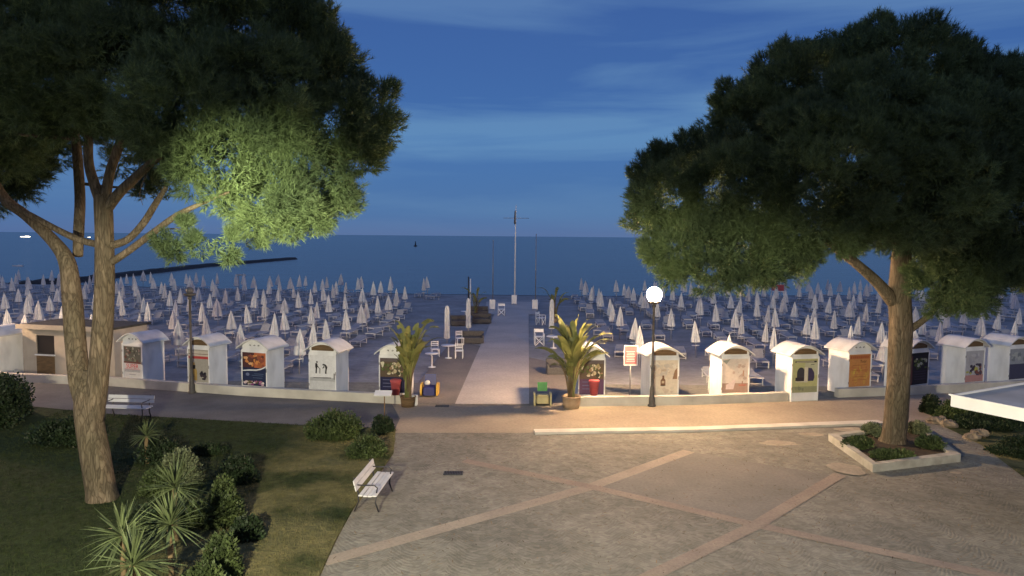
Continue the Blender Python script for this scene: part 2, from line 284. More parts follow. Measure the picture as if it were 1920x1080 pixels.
# ------------------------------------------------------------------ mesh building
class MB:
    def __init__(s): s.v = []; s.f = []; s.m = []; s.mats = []; s.sm = []; s.X = Matrix.Identity(4)
    def mi(s, m):
        if m not in s.mats: s.mats.append(m)
        return s.mats.index(m)
    def add(s, vs_, fs, m, smooth=False):
        k = len(s.v); i = s.mi(m)
        s.v += [tuple(s.X @ Vector(p)) for p in vs_]
        s.f += [tuple(k + a for a in f) for f in fs]; s.m += [i] * len(fs); s.sm += [smooth] * len(fs)
    def box(s, c, d, m, rot=None):
        x, y, z = d[0] / 2, d[1] / 2, d[2] / 2
        vv = [Vector((a * x, b * y, g * z)) for a in (-1, 1) for b in (-1, 1) for g in (-1, 1)]
        if rot is not None: vv = [rot @ p for p in vv]
        s.add([p + Vector(c) for p in vv], [(0, 1, 3, 2), (4, 6, 7, 5), (0, 4, 5, 1), (2, 3, 7, 6), (0, 2, 6, 4), (1, 5, 7, 3)], m)
    def bbox(s, c, d, m, bv=0.02):
        # box with chamfered vertical and top edges
        x, y, z = d[0] / 2, d[1] / 2, d[2] / 2
        out = []
        for (q, zz) in ((0, -z), (0, z - bv), (bv, z)):
            X, Y = x - q, y - q; r = bv
            for (a, b_) in ((-X + r, -Y), (X - r, -Y), (X, -Y + r), (X, Y - r), (X - r, Y), (-X + r, Y), (-X, Y - r), (-X, -Y + r)):
                out.append(Vector((a, b_, zz)) + Vector(c))
        fs = [tuple(range(7, -1, -1)), tuple(range(16, 24))]
        for l in (0, 8):
            for i in range(8):
                j = (i + 1) % 8; fs.append((l + i, l + j, l + 8 + j, l + 8 + i))
        s.add(out, fs, m)
    def tube(s, pts, rad, m, n=8, cap=True, jit=0.0, seed=0):
        pts = [Vector(p) for p in pts]
        if not hasattr(rad, '__len__'): rad = [rad] * len(pts)
        out = []; up = Vector((0, 0, 1))
        d0 = (pts[1] - pts[0]).normalized()
        a = d0.cross(Vector((0.13, 1, 0.07)))
        if a.length < 0.2: a = d0.cross(Vector((1, 0.1, 0.03)))
        a.normalize()
        for i, p in enumerate(pts):
            d = (pts[min(i + 1, len(pts) - 1)] - pts[max(i - 1, 0)]).normalized()
            a = (a - d * a.dot(d)).normalized(); b = d.cross(a)
            for k in range(n):
                t = 2 * math.pi * k / n
                q = p + (a * math.cos(t) + b * math.sin(t)) * rad[i]
                if jit:
                    nv = mnoise.noise(Vector((math.cos(t) * 1.6 + seed, math.sin(t) * 1.6, p.z * 0.55))) + 0.6 * mnoise.noise(Vector((math.cos(t) * 5 + seed, math.sin(t) * 5, p.z * 0.9)))
                    q = p + (q - p) * (1 + jit * nv)
                out.append(q)
        fs = []
        for i in range(len(pts) - 1):
            for k in range(n):
                j = (k + 1) % n
                fs.append((i * n + k, i * n + j, (i + 1) * n + j, (i + 1) * n + k))
        if cap:
            fs.append(tuple(range(n - 1, -1, -1))); e_ = (len(pts) - 1) * n; fs.append(tuple(range(e_, e_ + n)))
        s.add(out, fs, m, True)
    def lathe(s, prof, m, n=20, c=(0, 0, 0), star=0.0, ns=8):
        out = []
        for r, z in prof:
            for k in range(n):
                t = 2 * math.pi * k / n; rr = r * (1 + star * math.cos(ns * t))
                out.append((c[0] + rr * math.cos(t), c[1] + rr * math.sin(t), c[2] + z))
        fs = []
        for i in range(len(prof) - 1):
            for k in range(n):
                j = (k + 1) % n; fs.append((i * n + k, i * n + j, (i + 1) * n + j, (i + 1) * n + k))
        fs.append(tuple(range(n - 1, -1, -1))); e_ = (len(prof) - 1) * n; fs.append(tuple(range(e_, e_ + n)))
        s.add(out, fs, m, star == 0)
    def prism(s, poly, z0, z1, m):
        n = len(poly)
        # poly counter-clockwise in x,y
        vv = [(p[0], p[1], z0) for p in poly] + [(p[0], p[1], z1) for p in poly]
        fs = [tuple(range(n - 1, -1, -1)), tuple(range(n, 2 * n))] + [(i, (i + 1) % n, n + (i + 1) % n, n + i) for i in range(n)]
        s.add(vv, fs, m)
    def xprism(s, poly, y0, y1, m, smooth=False):
        n = len(poly)
        vv = [(p[0], y0, p[1]) for p in poly] + [(p[0], y1, p[1]) for p in poly]
        fs = [tuple(range(n)), tuple(range(2 * n - 1, n - 1, -1))] + [((i + 1) % n, i, n + i, n + (i + 1) % n) for i in range(n)]
        s.add(vv, fs, m)
    def build(s, name, parent=None, smooth=None):
        me = bpy.data.meshes.new(name); me.from_pydata([tuple(p) for p in s.v], [], s.f)
        for m in s.mats: me.materials.append(m)
        me.polygons.foreach_set('material_index', s.m)
        me.polygons.foreach_set('use_smooth', s.sm if smooth is None else [smooth] * len(s.f))
        me.update()
        o = bpy.data.objects.new(name, me); col.objects.link(o)
        if parent is not None: o.parent = parent
        return o

def np_mesh(name, V, Fc, m, parent=None, smooth=False):
    """V (n,3); Fc (k,3 or 4)"""
    me = bpy.data.meshes.new(name); k = Fc.shape[1]
    me.vertices.add(len(V)); me.vertices.foreach_set('co', V.astype(np.float32).ravel())
    me.loops.add(Fc.size); me.loops.foreach_set('vertex_index', Fc.astype(np.int32).ravel())
    me.polygons.add(len(Fc)); me.polygons.foreach_set('loop_start', np.arange(0, Fc.size, k, dtype=np.int32))
    me.polygons.foreach_set('use_smooth', np.full(len(Fc), smooth))
    me.materials.append(m); me.update(calc_edges=True); me.validate()
    o = bpy.data.objects.new(name, me); col.objects.link(o)
    if parent is not None: o.parent = parent
    return o

def tag(o, label=None, cat=None, group=None, kind=None):
    if label: o['label'] = label
    if cat: o['category'] = cat
    if group: o['group'] = group
    if kind: o['kind'] = kind
    return o
def thing(name, label, cat, loc=(0, 0, 0), rz=0, group=None):
    o = bpy.data.objects.new(name, None); col.objects.link(o); o.empty_display_size = 0.2
    o.location = loc; o.rotation_euler = (0, 0, rz)
    return tag(o, label, cat, group)
def children_of(o): return [c for c in bpy.data.objects if c.parent is o]
def dup(root, kids, loc, rz=0.0, label=None, scale=1.0):
    c = root.copy(); col.objects.link(c); c.location = loc; c.rotation_euler = (0, 0, rz)
    c.scale = scale if hasattr(scale, '__len__') else (scale,) * 3
    if label: c['label'] = label
    for k, gk in kids:
        d = k.copy(); col.objects.link(d); d.parent = c
        for g in gk:
            q = g.copy(); col.objects.link(q); q.parent = d
    return c
def kidtree(root): return [(k, children_of(k)) for k in children_of(root)]

def sheet(name, pts, z, m, kind='structure', label=None, cat=None):
    me = bpy.data.meshes.new(name)
    P = [(p[0], p[1], z) for p in pts]
    area = sum(P[i][0] * P[(i + 1) % len(P)][1] - P[(i + 1) % len(P)][0] * P[i][1] for i in range(len(P)))
    if area < 0: P.reverse()
    me.from_pydata(P, [], [tuple(range(len(P)))]); me.materials.append(m); me.update()
    o = bpy.data.objects.new(name, me); col.objects.link(o)
    if kind: o['kind'] = kind
    if label: tag(o, label, cat)
    return o

# ------------------------------------------------------------------ ground
sheet('ground', [(-400, -60), (400, -60), (400, 60), (-400, 60)], -0.08, M['soil'])
sheet('piazza', [(-60, -20), (60, -20), (60, 33), (-60, 33)], 0.0, M['setts'])
# beach sheet
SEAZ = -0.35
shore_px = [(-700, 505), (-300, 518), (0, 528), (200, 534), (480, 541), (740, 548), (1100, 553), (1500, 552), (1920, 549), (2500, 545)]
shore = [gp(x, y, SEAZ) for x, y in shore_px]
def shore_y(x):
    xs = [p.x for p in shore]; ys = [p.y for p in shore]
    return float(np.interp(x, xs, ys))
WL = [gp(-60, 713), gp(200, 724), gp(460, 743), gp(752, 758)]
WR = [gp(1082, 763), gp(1300, 760), gp(1478, 753)]
WR2 = [gp(1572, 746), gp(1750, 739), gp(2060, 722)]
def wall_y(x):
    pts = [(-60, 41.5)] + [(p.x, p.y) for p in WL] + [(p.x, p.y) for p in WR] + [(p.x, p.y) for p in WR2] + [(60, 38)]
    return float(np.interp(x, [p[0] for p in pts], [p[1] for p in pts]))
xs = np.concatenate([np.linspace(-220, -40, 12), np.linspace(-38, 38, 39), np.linspace(42, 220, 12)])
V = []; Fq = []
nv = 60
for i, x in enumerate(xs):
    y0 = wall_y(x) + 0.1; y1 = shore_y(x) + 8
    for j in range(nv):
        y = y0 + (y1 - y0) * j / (nv - 1)
        s_ = (shore_y(x) - y)
        z = -0.045 + 0.035 * (mnoise.noise(Vector((x * 0.5, y * 0.5, 0)))) * min(1, (y - y0) / 3)
        if s_ < 7: z -= (7 - s_) / 7 * 0.40
        V.append((x, y, z))
for i in range(len(xs) - 1):
    for j in range(nv - 1):
        a = i * nv + j; Fq.append((a, a + nv, a + nv + 1, a + 1))
bo = np_mesh('beach', np.array(V), np.array(Fq), M['sand'], smooth=True); bo['kind'] = 'structure'
sheet('sea', [(-30000, 70), (30000, 70), (30000, 45000), (-30000, 45000)], SEAZ, M['sea'])

# promenade strip
pr_far = [gp(-200, 705)] + [p + Vector((0, 0.02, 0)) for p in WL] + [p for p in WR] + [p for p in WR2]
pr_near = [gp(2300, 740), gp(1900, 768), gp(1650, 798), gp(1300, 808), gp(1000, 812), gp(740, 812), gp(560, 797), gp(200, 776), gp(60, 762), gp(-200, 735)]
sheet('promenade', [(p.x, p.y) for p in pr_far + pr_near], 0.008, M['prom'])
sheet('asphalt_path', [(p.x, p.y) for p in [gp(-200, 706)] + WL[:3] + [gp(735, 758.5), gp(750, 785), gp(738, 811), gp(560, 797), gp(200, 776), gp(60, 762), gp(-200, 735)]], 0.012, M['asphalt'])
# entry court and central walkway
D = Vector((math.tan(R(1.25)), 1, 0))
def along(x0, y0, y): return (x0 + D.x * (y - y0), y)
pl, prr = gp(853, 758), gp(992, 758)
el, er = gp(752, 757), gp(1082, 760)
sheet('entry_court', [(el.x, el.y), (er.x, er.y), along(er.x - 0.2, er.y, 38), along(el.x + 0.2, el.y, 47)], 0.012, M['entry'])
sheet('walkway', [(pl.x, pl.y), (prr.x, prr.y), along(prr.x, prr.y, 66), along(pl.x, pl.y, 66)], 0.016, M['path'])
tf = [gp(908, 590), gp(1004, 590), gp(1012, 566), gp(912, 566)]
sheet('terrace', [(p.x, p.y) for p in tf], 0.020, M['path'])
# pale kerb strip and bands
def band(name, pts, wd, z, m):
    P = [gp(x, y) for x, y in pts]; Lf = []; Rt = []
    for i, p in enumerate(P):
        d = (P[min(i + 1, len(P) - 1)] - P[max(i - 1, 0)]); d.z = 0; d.normalize(); n = Vector((-d.y, d.x, 0)) * wd / 2
        Lf.append(p + n); Rt.append(p - n)
    return sheet(name, [(p.x, p.y) for p in Lf + Rt[::-1]], z, m)
mbk = MB()
kp = [gp(1002, 812), gp(1300, 807), gp(1652, 794)]
for a, b in zip(kp[:-1], kp[1:]):
    d = (b - a).normalized(); n = Vector((-d.y, d.x, 0)) * 0.21
    q = [a - n, b - n, b + n, a + n]
    mbk.prism([(p.x, p.y) for p in q], -0.02, 0.085, M['wall'])
tag(mbk.build('kerb'), kind='structure')
dm = [gp(1112, 914), gp(1292, 847), gp(1562, 892), gp(1418, 985)]
sheet('paving_diamond', [(p.x, p.y) for p in dm], 0.004, M['diamond'])
band('paving_band', [(606, 1054), (1105, 914), (1292, 846)], 0.42, 0.007, M['bandpale'])
band('paving_band', [(870, 864), (1112, 914), (1418, 985), (1960, 1100)], 0.36, 0.009, M['band'])
band('paving_band', [(1180, 1100), (1418, 985), (1575, 890)], 0.36, 0.011, M['band'])
def blob(px, py, r, name, m, z=0.011, ax=1.6):
    c = gp(px, py); ph = random.random() * 9
    pts = []
    for k in range(26):
        t = 2 * math.pi * k / 26; rr = r * (1 + 0.35 * mnoise.noise(Vector((math.cos(t) * 1.3 + ph, math.sin(t) * 1.3, ph))))
        pts.append((c.x + ax * rr * math.cos(t), c.y + rr * math.sin(t)))
    return sheet(name, pts, z, m)
blob(1588, 880, 0.55, 'worn_patch', M['sandpale'], 0.026, 0.9)
blob(1460, 831, 0.3, 'worn_patch', M['sandpale'], 0.011, 2.2)
blob(1600, 806, 0.3, 'worn_patch', M['sandpale'], 0.011, 2)
blob(1792, 887, 0.10, 'worn_patch', M['sandpale'], 0.011)
blob(1520, 815, 0.2, 'worn_patch', M['sandpale'], 0.013, 2.2)

# lawn
lw = [gp(742, 806), gp(738, 850), gp(700, 905), gp(662, 955), gp(632, 1010), gp(600, 1080), gp(560, 1200), gp(-400, 1200), gp(-700, 800), gp(-200, 737), gp(60, 764), gp(200, 778), gp(560, 799)]
LZ = 0.05
mb = MB(); P = [(p.x, p.y) for p in lw]
ar = sum(P[i][0] * P[(i + 1) % len(P)][1] - P[(i + 1) % len(P)][0] * P[i][1] for i in range(len(P)))
if ar < 0: P.reverse()
P_lawn = list(P)
mb.prism(P, -0.02, LZ, M['lawn']); tag(mb.build('lawn'), kind='structure')
def inpoly(x, y, P):
    c = False; j = len(P) - 1
    for i in range(len(P)):
        if (P[i][1] > y) != (P[j][1] > y) and x < (P[j][0] - P[i][0]) * (y - P[i][1]) / (P[j][1] - P[i][1]) + P[i][0]: c = not c
        j = i
    return c
def blades(pts, hmin, hmax, wd, per):
    n = len(pts) * per
    base = np.repeat(np.array(pts), per, axis=0) + np.c_[rng.normal(0, 0.03, (n, 2)), np.zeros(n)]
    a = rng.uniform(0, 2 * np.pi, n); h = rng.uniform(hmin, hmax, n); ln = rng.uniform(0.1, 0.6, n)
    s_ = np.c_[np.cos(a), np.sin(a), np.zeros(n)] * wd
    tip = base + np.c_[-np.sin(a) * h * ln, np.cos(a) * h * ln, h]
    V = np.stack([base - s_, base + s_, tip], 1).reshape(-1, 3)
    return V, np.arange(n * 3).reshape(-1, 3)
M['grassblade'] = mat('grass_blades', (0.075, 0.10, 0.03), 0.8, c2=(0.15, 0.125, 0.06), scale=0.6, island=0.4, lo_=0.42, hi_=0.56, trans=0.2)
gpts = []
while len(gpts) < 16000:
    x = random.uniform(-17, -3); y = random.uniform(13.5, 28)
    if inpoly(x, y, P): gpts.append((x, y, LZ))
V_, F_ = blades(gpts, 0.03, 0.075, 0.006, 4)
tag(np_mesh('grass', V_, F_, M['lawn']), 'short patchy grass on the lawn left of the cobbled square', 'grass', kind='stuff')

# ------------------------------------------------------------------ low walls
def lowwall(pts, label, h=0.38, th=0.28):
    mb = MB()
    Lf, Rt = [], []
    for i, p in enumerate(pts):
        d = (pts[min(i + 1, len(pts) - 1)] - pts[max(i - 1, 0)]); d.z = 0; d.normalize(); n = Vector((-d.y, d.x, 0)) * th
        Lf.append(p + n); Rt.append(p)
    for i in range(len(pts) - 1):
        a, b, c, d_ = Rt[i], Rt[i + 1], Lf[i + 1], Lf[i]
        mb.prism([(q.x, q.y) for q in (a, b, c, d_)], -0.05, h, M['wall'])
    o = mb.build('low_wall'); return tag(o, label, 'wall', 'low walls between promenade and beach')
lowwall(WL, 'long pale low wall left of the beach entrance, before the cabins')
lowwall(WR, 'pale low wall between the right palm pot and the yellow-green poster cabin')
lowwall(WR2, 'pale low wall running behind the right pine trunk')

# ------------------------------------------------------------------ pines
def foliage(name, lobes, m, parent, per_m2=2.3, tufts=60, seedv=1, needle=0.22, wd=0.0085, nn=22, skip=None):
    r_ = np.random.default_rng(seedv)
    C = np.array([l[0] for l in lobes]); Rr = np.array([l[1] for l in lobes])
    cl = []; cr_ = []
    for i in range(len(lobes)):
        area = 4 * np.pi * Rr[i] ** 2; n = int(area * per_m2)
        u = r_.normal(size=(n, 3)); u /= np.linalg.norm(u, axis=1)[:, None]
        rad = Rr[i] * r_.uniform(0.82, 0.98, n) + r_.uniform(-.1, .16, n)
        p = C[i] + u * rad[:, None] * np.array([1, 1, 0.92])
        keep = np.ones(n, bool)
        for j in range(len(lobes)):
            if j != i: keep &= np.linalg.norm(p - C[j], axis=1) > Rr[j] * 0.80
        cl.append(p[keep]); cr_.append(r_.uniform(0.26, 0.52, keep.sum()) * min(1.0, Rr[i] / 0.7))
    cl = np.concatenate(cl); crr = np.concatenate(cr_)
    # owner lobe = nearest, for outward direction
    nt_ = len(cl) * tufts
    cc = np.repeat(cl, tufts, 0); rr = np.repeat(crr, tufts)
    u = r_.normal(size=(nt_, 3)); u /= np.linalg.norm(u, axis=1)[:, None]
    tp = cc + u * (rr * r_.uniform(0.45, 1.0, nt_))[:, None]
    dl = np.stack([np.linalg.norm(tp - C[j], axis=1) / Rr[j] for j in range(len(lobes))], 1)
    own = dl.argmin(1)
    keep = dl.min(1) > 0.70
    tp = tp[keep]; u = u[keep]; own = own[keep]; nt_ = len(tp)
    out = tp - C[own]; out /= np.linalg.norm(out, axis=1)[:, None]
    dirv = 0.55 * u + 0.55 * out + np.array([0, 0, 0.55]); dirv /= np.linalg.norm(dirv, axis=1)[:, None]
    n = nt_ * nn
    b = np.repeat(tp, nn, 0); d = np.repeat(dirv, nn, 0) + r_.normal(0, 0.62, (n, 3)); d /= np.linalg.norm(d, axis=1)[:, None]
    b = b + np.repeat(dirv, nn, 0) * r_.uniform(-0.05, 0.16, n)[:, None]
    ln = needle * r_.uniform(0.5, 1.0, n)
    sd = np.cross(d, r_.normal(size=(n, 3))); sd /= np.linalg.norm(sd, axis=1)[:, None]
    V = np.stack([b - sd * wd, b + sd * wd, b + d * ln[:, None]], 1).reshape(-1, 3)
    # inner, larger sprays that close the crown behind the outer tufts
    ci = []
    for i in range(len(lobes)):
        k = int(4 * np.pi * Rr[i] ** 2 * 150)
        q = r_.normal(size=(k, 3)); q /= np.linalg.norm(q, axis=1)[:, None]
        ci.append(C[i] + q * (Rr[i] * r_.uniform(0.62, 0.86, k))[:, None])
    ci = np.concatenate(ci); k = len(ci)
    dl = np.stack([np.linalg.norm(ci - C[j], axis=1) / Rr[j] for j in range(len(lobes))], 1)
    ci = ci[dl.min(1) > 0.55]; k = len(ci)
    d1 = r_.normal(size=(k, 3)); d1 /= np.linalg.norm(d1, axis=1)[:, None]
    d2 = np.cross(d1, r_.normal(size=(k, 3))); d2 /= np.linalg.norm(d2, axis=1)[:, None]
    sz = r_.uniform(0.06, 0.12, k)[:, None]
    V2 = np.stack([ci - d1 * sz, ci + d2 * sz * .30, ci + d1 * sz], 1).reshape(-1, 3)
    V = np.concatenate([V, V2]); n += k
    return np_mesh(name, V, np.arange(n * 3).reshape(-1, 3), m, parent)

def limb(tree, name, pts, m=None, n=14, jit=0.10, sub=5):
    k_ = 0.84 if tree is t1 else 0.74
    pts = [(a, b, Y, r * k_) for a, b, Y, r in pts]
    """pts: (px, py, Y, radius)"""
    P = [at(a, b, Y) if not isinstance(a, Vector) else a for a, b, Y, r in pts]; Rd = [p[3] for p in pts]
    PP = []; RR = []
    for i in range(len(P) - 1):
        p0, p1, p2, p3 = P[max(i - 1, 0)], P[i], P[i + 1], P[min(i + 2, len(P) - 1)]
        for k in range(sub):
            t = k / sub
            q = 0.5 * ((2 * p1) + (p2 - p0) * t + (2 * p0 - 5 * p1 + 4 * p2 - p3) * t * t + (3 * p1 - p0 - 3 * p2 + p3) * t ** 3)
            PP.append(q); RR.append(Rd[i] * (1 - t) + Rd[i + 1] * t)
    PP.append(P[-1]); RR.append(Rd[-1])
    mb = MB(); mb.tube([p - tree.location for p in PP], RR, m or M['bark'], n, jit=jit, seed=random.random() * 20)
    return mb.build(name, tree)

# left pine
tb = gp(192, 938); TL = tb.y
t1 = thing('stone_pine', 'forked stone pine on the lawn at the left, its trunk splitting low', 'tree', (tb.x, tb.y, 0))
limb(t1, 'trunk', [(196, 975, TL, 0.66), (193, 942, TL, 0.50), (189, 915, TL, 0.42), (178, 850, TL, 0.40), (165, 780, TL, 0.37), (163, 740, TL + .05, 0.33), (163, 715, TL + .05, 0.22), (163, 695, TL + .05, 0.08)], n=28, sub=8)
limb(t1, 'trunk', [(160, 770, TL + .05, 0.22), (150, 715, TL + .1, 0.30), (141, 640, TL + .3, 0.285), (134, 545, TL + .5, 0.27), (126, 490, TL + .6, 0.24), (100, 452, TL + .7, 0.19), (50, 405, TL + .6, 0.16), (8, 372, TL + .4, 0.15), (-30, 310, TL + .3, 0.13)], n=22, sub=8)
limb(t1, 'trunk', [(178, 790, TL, 0.22), (183, 720, TL, 0.30), (190, 640, TL, 0.29), (196, 540, TL, 0.27), (196, 450, TL, 0.26), (193, 385, TL, 0.24), (190, 365, TL, 0.20)], n=22, sub=8)
limb(t1, 'branch', [(192, 385, TL, 0.16), (177, 345, TL, 0.14), (166, 300, TL, 0.13), (168, 235, TL, 0.12), (175, 180, TL, .08)])
limb(t1, 'branch', [(196, 385, TL, 0.15), (205, 330, TL, 0.14), (219, 285, TL, 0.13), (236, 235, TL, 0.12), (250, 170, TL, .08)])
limb(t1, 'branch', [(200, 392, TL, 0.15), (225, 360, TL - .1, 0.14), (262, 325, TL - .2, 0.12), (300, 290, TL - .4, 0.10), (350, 240, TL - .5, .06)])
limb(t1, 'branch', [(200, 462, TL, 0.12), (238, 450, TL - .1, 0.10), (268, 420, TL - .2, 0.10), (290, 385, TL - .4, 0.09), (312, 350, TL - .6, .06)])
limb(t1, 'branch', [(202, 495, TL, 0.12), (232, 477, TL - .2, 0.10), (285, 438, TL - .5, 0.095), (330, 405, TL - .8, 0.085), (375, 383, TL - 1.0, .06), (430, 360, TL - 1.2, .03)])
limb(t1, 'branch', [(192, 460, TL, 0.10), (150, 450, TL + .1, 0.10), (110, 432, TL + .1, 0.09), (60, 405, TL, 0.085), (15, 380, TL - .2, 0.08), (-30, 330, TL - .4, .07)])
limb(t1, 'branch', [(160, 272, TL, 0.07), (135, 260, TL - .2, 0.065), (80, 256, TL - .5, 0.055), (35, 252, TL - .8, .03)])
limb(t1, 'branch', [(146, 480, TL + 1, 0.15), (148, 430, TL + 1.2, 0.16), (150, 370, TL + 1.4, 0.15), (146, 300, TL + 1.6, 0.15), (140, 240, TL + 1.7, .12)])
for a in ([(330, 400, TL - .8, .025), (345, 425, TL - .8, .015), (370, 445, TL - .9, .008)], [(300, 430, TL - .6, .025), (340, 430, TL - .9, .016), (385, 445, TL - 1.1, .012)],
          [(275, 325, TL - .2, .02), (262, 360, TL - .1, .012), (268, 385, TL, .006)], [(160, 345, TL + 1.4, .05), (200, 350, TL + 1.3, .04), (250, 352, TL + 1.2, .02)]):
    limb(t1, 'branch', a, n=6)
def lob(px, py, Y, rpx):
    p = at(px, py, Y); return (np.array(p), rpx * Y / F)
LL = [lob(60, -20, 19, 170), lob(250, -50, 20, 190), lob(420, 30, 19.5, 165), lob(500, 20, 19.5, 95), lob(545, 110, 19.5, 105), lob(600, 195, 19, 95), lob(635, 225, 19, 85),
      lob(480, 200, 17.5, 120), lob(560, 300, 18.3, 100), lob(605, 355, 19.5, 55), lob(430, 280, 17, 95), lob(505, 360, 17.4, 72), lob(375, 305, 17.2, 50), lob(350, 200, 16.6, 110), lob(560, 398, 18, 38),
      lob(455, 360, 17.2, 34), lob(230, 130, 17.5, 110), lob(100, 130, 17.5, 110), lob(-20, 200, 18, 110), lob(20, 290, 20, 75), lob(-50, 310, 19, 80), lob(200, 215, 17, 45), lob(130, 215, 18, 50),
      lob(240, 270, 21.5, 48), lob(300, 355, 22, 26), lob(60, 250, 21, 70), lob(335, 452, 16.8, 27), lob(378, 466, 16.8, 27), lob(420, 462, 16.9, 24), lob(475, 455, 18.5, 16), lob(355, 440, 17, 20)]
for px, py, r in ((590, 60, 35), (640, 110, 40), (690, 180, 38), (705, 250, 30), (660, 300, 40), (640, 350, 28), (585, 425, 24), (520, 420, 26), (460, 330, 30), (300, 280, 40), (620, 70, 25), (700, 215, 30)):
    LL.append(lob(px, py, 18.4 if py > 260 else 19.2, r))
LL = [(c - np.array(t1.location), r) for c, r in LL]
foliage('crown', LL, M['needle'], t1, seedv=3, per_m2=2.0, tufts=60)

# right pine
tb = gp(1678, 835); TR = tb.y
t2 = thing('stone_pine', 'broad stone pine at the right, rising from the square stone planter', 'tree', (tb.x, tb.y, 0))
limb(t2, 'trunk', [(1670, 868, TR, 0.86), (1672, 838, TR, 0.64), (1676, 815, TR, 0.53), (1681, 760, TR, 0.49), (1686, 680, TR, 0.485), (1688, 610, TR, 0.475), (1687, 560, TR, 0.46), (1688, 510, TR, 0.42), (1693, 455, TR, 0.38), (1703, 400, TR, 0.32), (1710, 330, TR, .22)], n=30, sub=7)
limb(t2, 'branch', [(1675, 565, TR, 0.30), (1645, 530, TR - .2, 0.24), (1612, 500, TR - .3, 0.21), (1575, 470, TR - .4, 0.20), (1548, 450, TR - .4, 0.16), (1500, 420, TR - .5, .10)], sub=7)
limb(t2, 'branch', [(1560, 455, TR - .4, 0.12), (1515, 443, TR - .6, 0.085), (1470, 455, TR - .9, 0.07), (1425, 452, TR - 1.2, 0.055), (1385, 442, TR - 1.5, .03)])
limb(t2, 'branch', [(1560, 452, TR - .4, 0.12), (1590, 425, TR - .2, 0.10), (1630, 417, TR, 0.08), (1670, 425, TR + .2, .06)])
limb(t2, 'branch', [(1698, 622, TR, 0.18), (1725, 605, TR - .1, 0.135), (1748, 585, TR - .2, 0.12), (1765, 562, TR - .3, 0.10), (1790, 520, TR - .4, .06)])
limb(t2, 'branch', [(1698, 470, TR, 0.18), (1722, 440, TR - .1, 0.13), (1750, 415, TR - .3, 0.11), (1790, 370, TR - .5, .08)])
limb(t2, 'branch', [(1540, 455, TR - .5, 0.05), (1520, 475, TR - .7, 0.035), (1480, 478, TR - .9, 0.025), (1450, 484, TR - 1, .012)], n=8)
limb(t2, 'branch', [(1330, 425, TR - 1.5, 0.03), (1300, 415, TR - 1.7, 0.03), (1280, 412, TR - 1.9, 0.015)], n=8)
RL = [lob(1600, 160, TR, 118), lob(1690, 140, TR, 108), lob(1500, 175, TR, 105), lob(1430, 225, TR, 88), lob(1290, 345, TR, 92), lob(1395, 340, TR - 1.5, 115), lob(1550, 310, TR - 2.5, 150), lob(1700, 320, TR - 2.5, 150),
      lob(1800, 200, TR, 115), lob(1880, 260, TR, 140), lob(1850, 380, TR - 1.5, 115), lob(1960, 350, TR, 150), lob(1250, 350, TR - 1, 55), lob(1620, 240, TR - 2, 130), lob(1780, 260, TR - 2, 120),
      lob(1270, 448, TR - 1.5, 55), lob(1330, 470, TR - 2, 58), lob(1400, 478, TR - 2, 44), lob(1455, 480, TR - 1.5, 42), lob(1262, 478, TR - 1, 32), lob(1505, 470, TR - 1, 32), lob(1390, 435, TR - 2, 50), lob(1480, 425, TR - 2, 40), lob(1330, 490, TR - 1.5, 28), lob(1395, 235, TR, 62), lob(1400, 185, TR, 40), lob(1820, 530, TR - 1, 38), lob(1760, 545, TR - 1.2, 26),
      lob(1775, 505, TR - 1.5, 48), lob(1835, 500, TR - 1, 42), lob(1880, 485, TR - .5, 38), lob(1735, 490, TR - 1, 30), lob(1800, 545, TR - 1.2, 30), lob(1930, 475, TR, 45), lob(1800, 450, TR - 2, 50), lob(1740, 440, TR + 1.5, 45), lob(1620, 400, TR + 2, 60)]
for px, py, r in ((1480, 85, 22), (1545, 62, 25), (1360, 165, 26), (1345, 200, 20), (1250, 275, 26), (1215, 310, 25), (1290, 262, 20), (1400, 145, 20), (1640, 50, 28), (1730, 55, 30), (1800, 90, 26), (1870, 125, 30), (1205, 390, 26), (1510, 80, 24)):
    RL.append(lob(px, py, TR, r))
RL = [(c + np.array([0.08, 0, -0.24]) - np.array(t2.location), r) for c, r in RL]
foliage('crown', RL, M['needle'], t2, seedv=5, per_m2=2.4, tufts=56)

# planter round the right pine
pc = [gp(1553, 826), gp(1636, 886), gp(1801, 866), gp(1722, 806)]
mb = MB(); hP = 0.24; thk = 0.22
cen = sum(pc, Vector()) / 4
inn = [p + (cen - p).normalized() * thk * 1.45 for p in pc]
for i in range(4):
    j = (i + 1) % 4
    q = [pc[i], pc[j], inn[j], inn[i]]
    P4 = [(p.x, p.y) for p in q]
    ar = sum(P4[k][0] * P4[(k + 1) % 4][1] - P4[(k + 1) % 4][0] * P4[k][1] for k in range(4))
    if ar < 0: P4.reverse()
    mb.prism(P4, 0.0, hP, M['concrete'])
pl_ = thing('planter', 'square concrete kerb planter around the right pine', 'planter', (cen.x, cen.y, 0))
mb.X = Matrix.Translation(-pl_.location); mb2 = MB(); mb2.X = mb.X
mbb = MB(); mbb.v = [tuple(Vector(v) - pl_.location) for v in mb.v]; mbb.f = mb.f; mbb.m = mb.m; mbb.mats = mb.mats; mbb.sm = mb.sm
mbb.build('kerb_frame', pl_)
P4 = [(p.x - cen.x, p.y - cen.y) for p in inn]
mb2 = MB(); mb2.prism(P4, 0.01, 0.14, M['soil']); mb2.build('soil_bed', pl_)

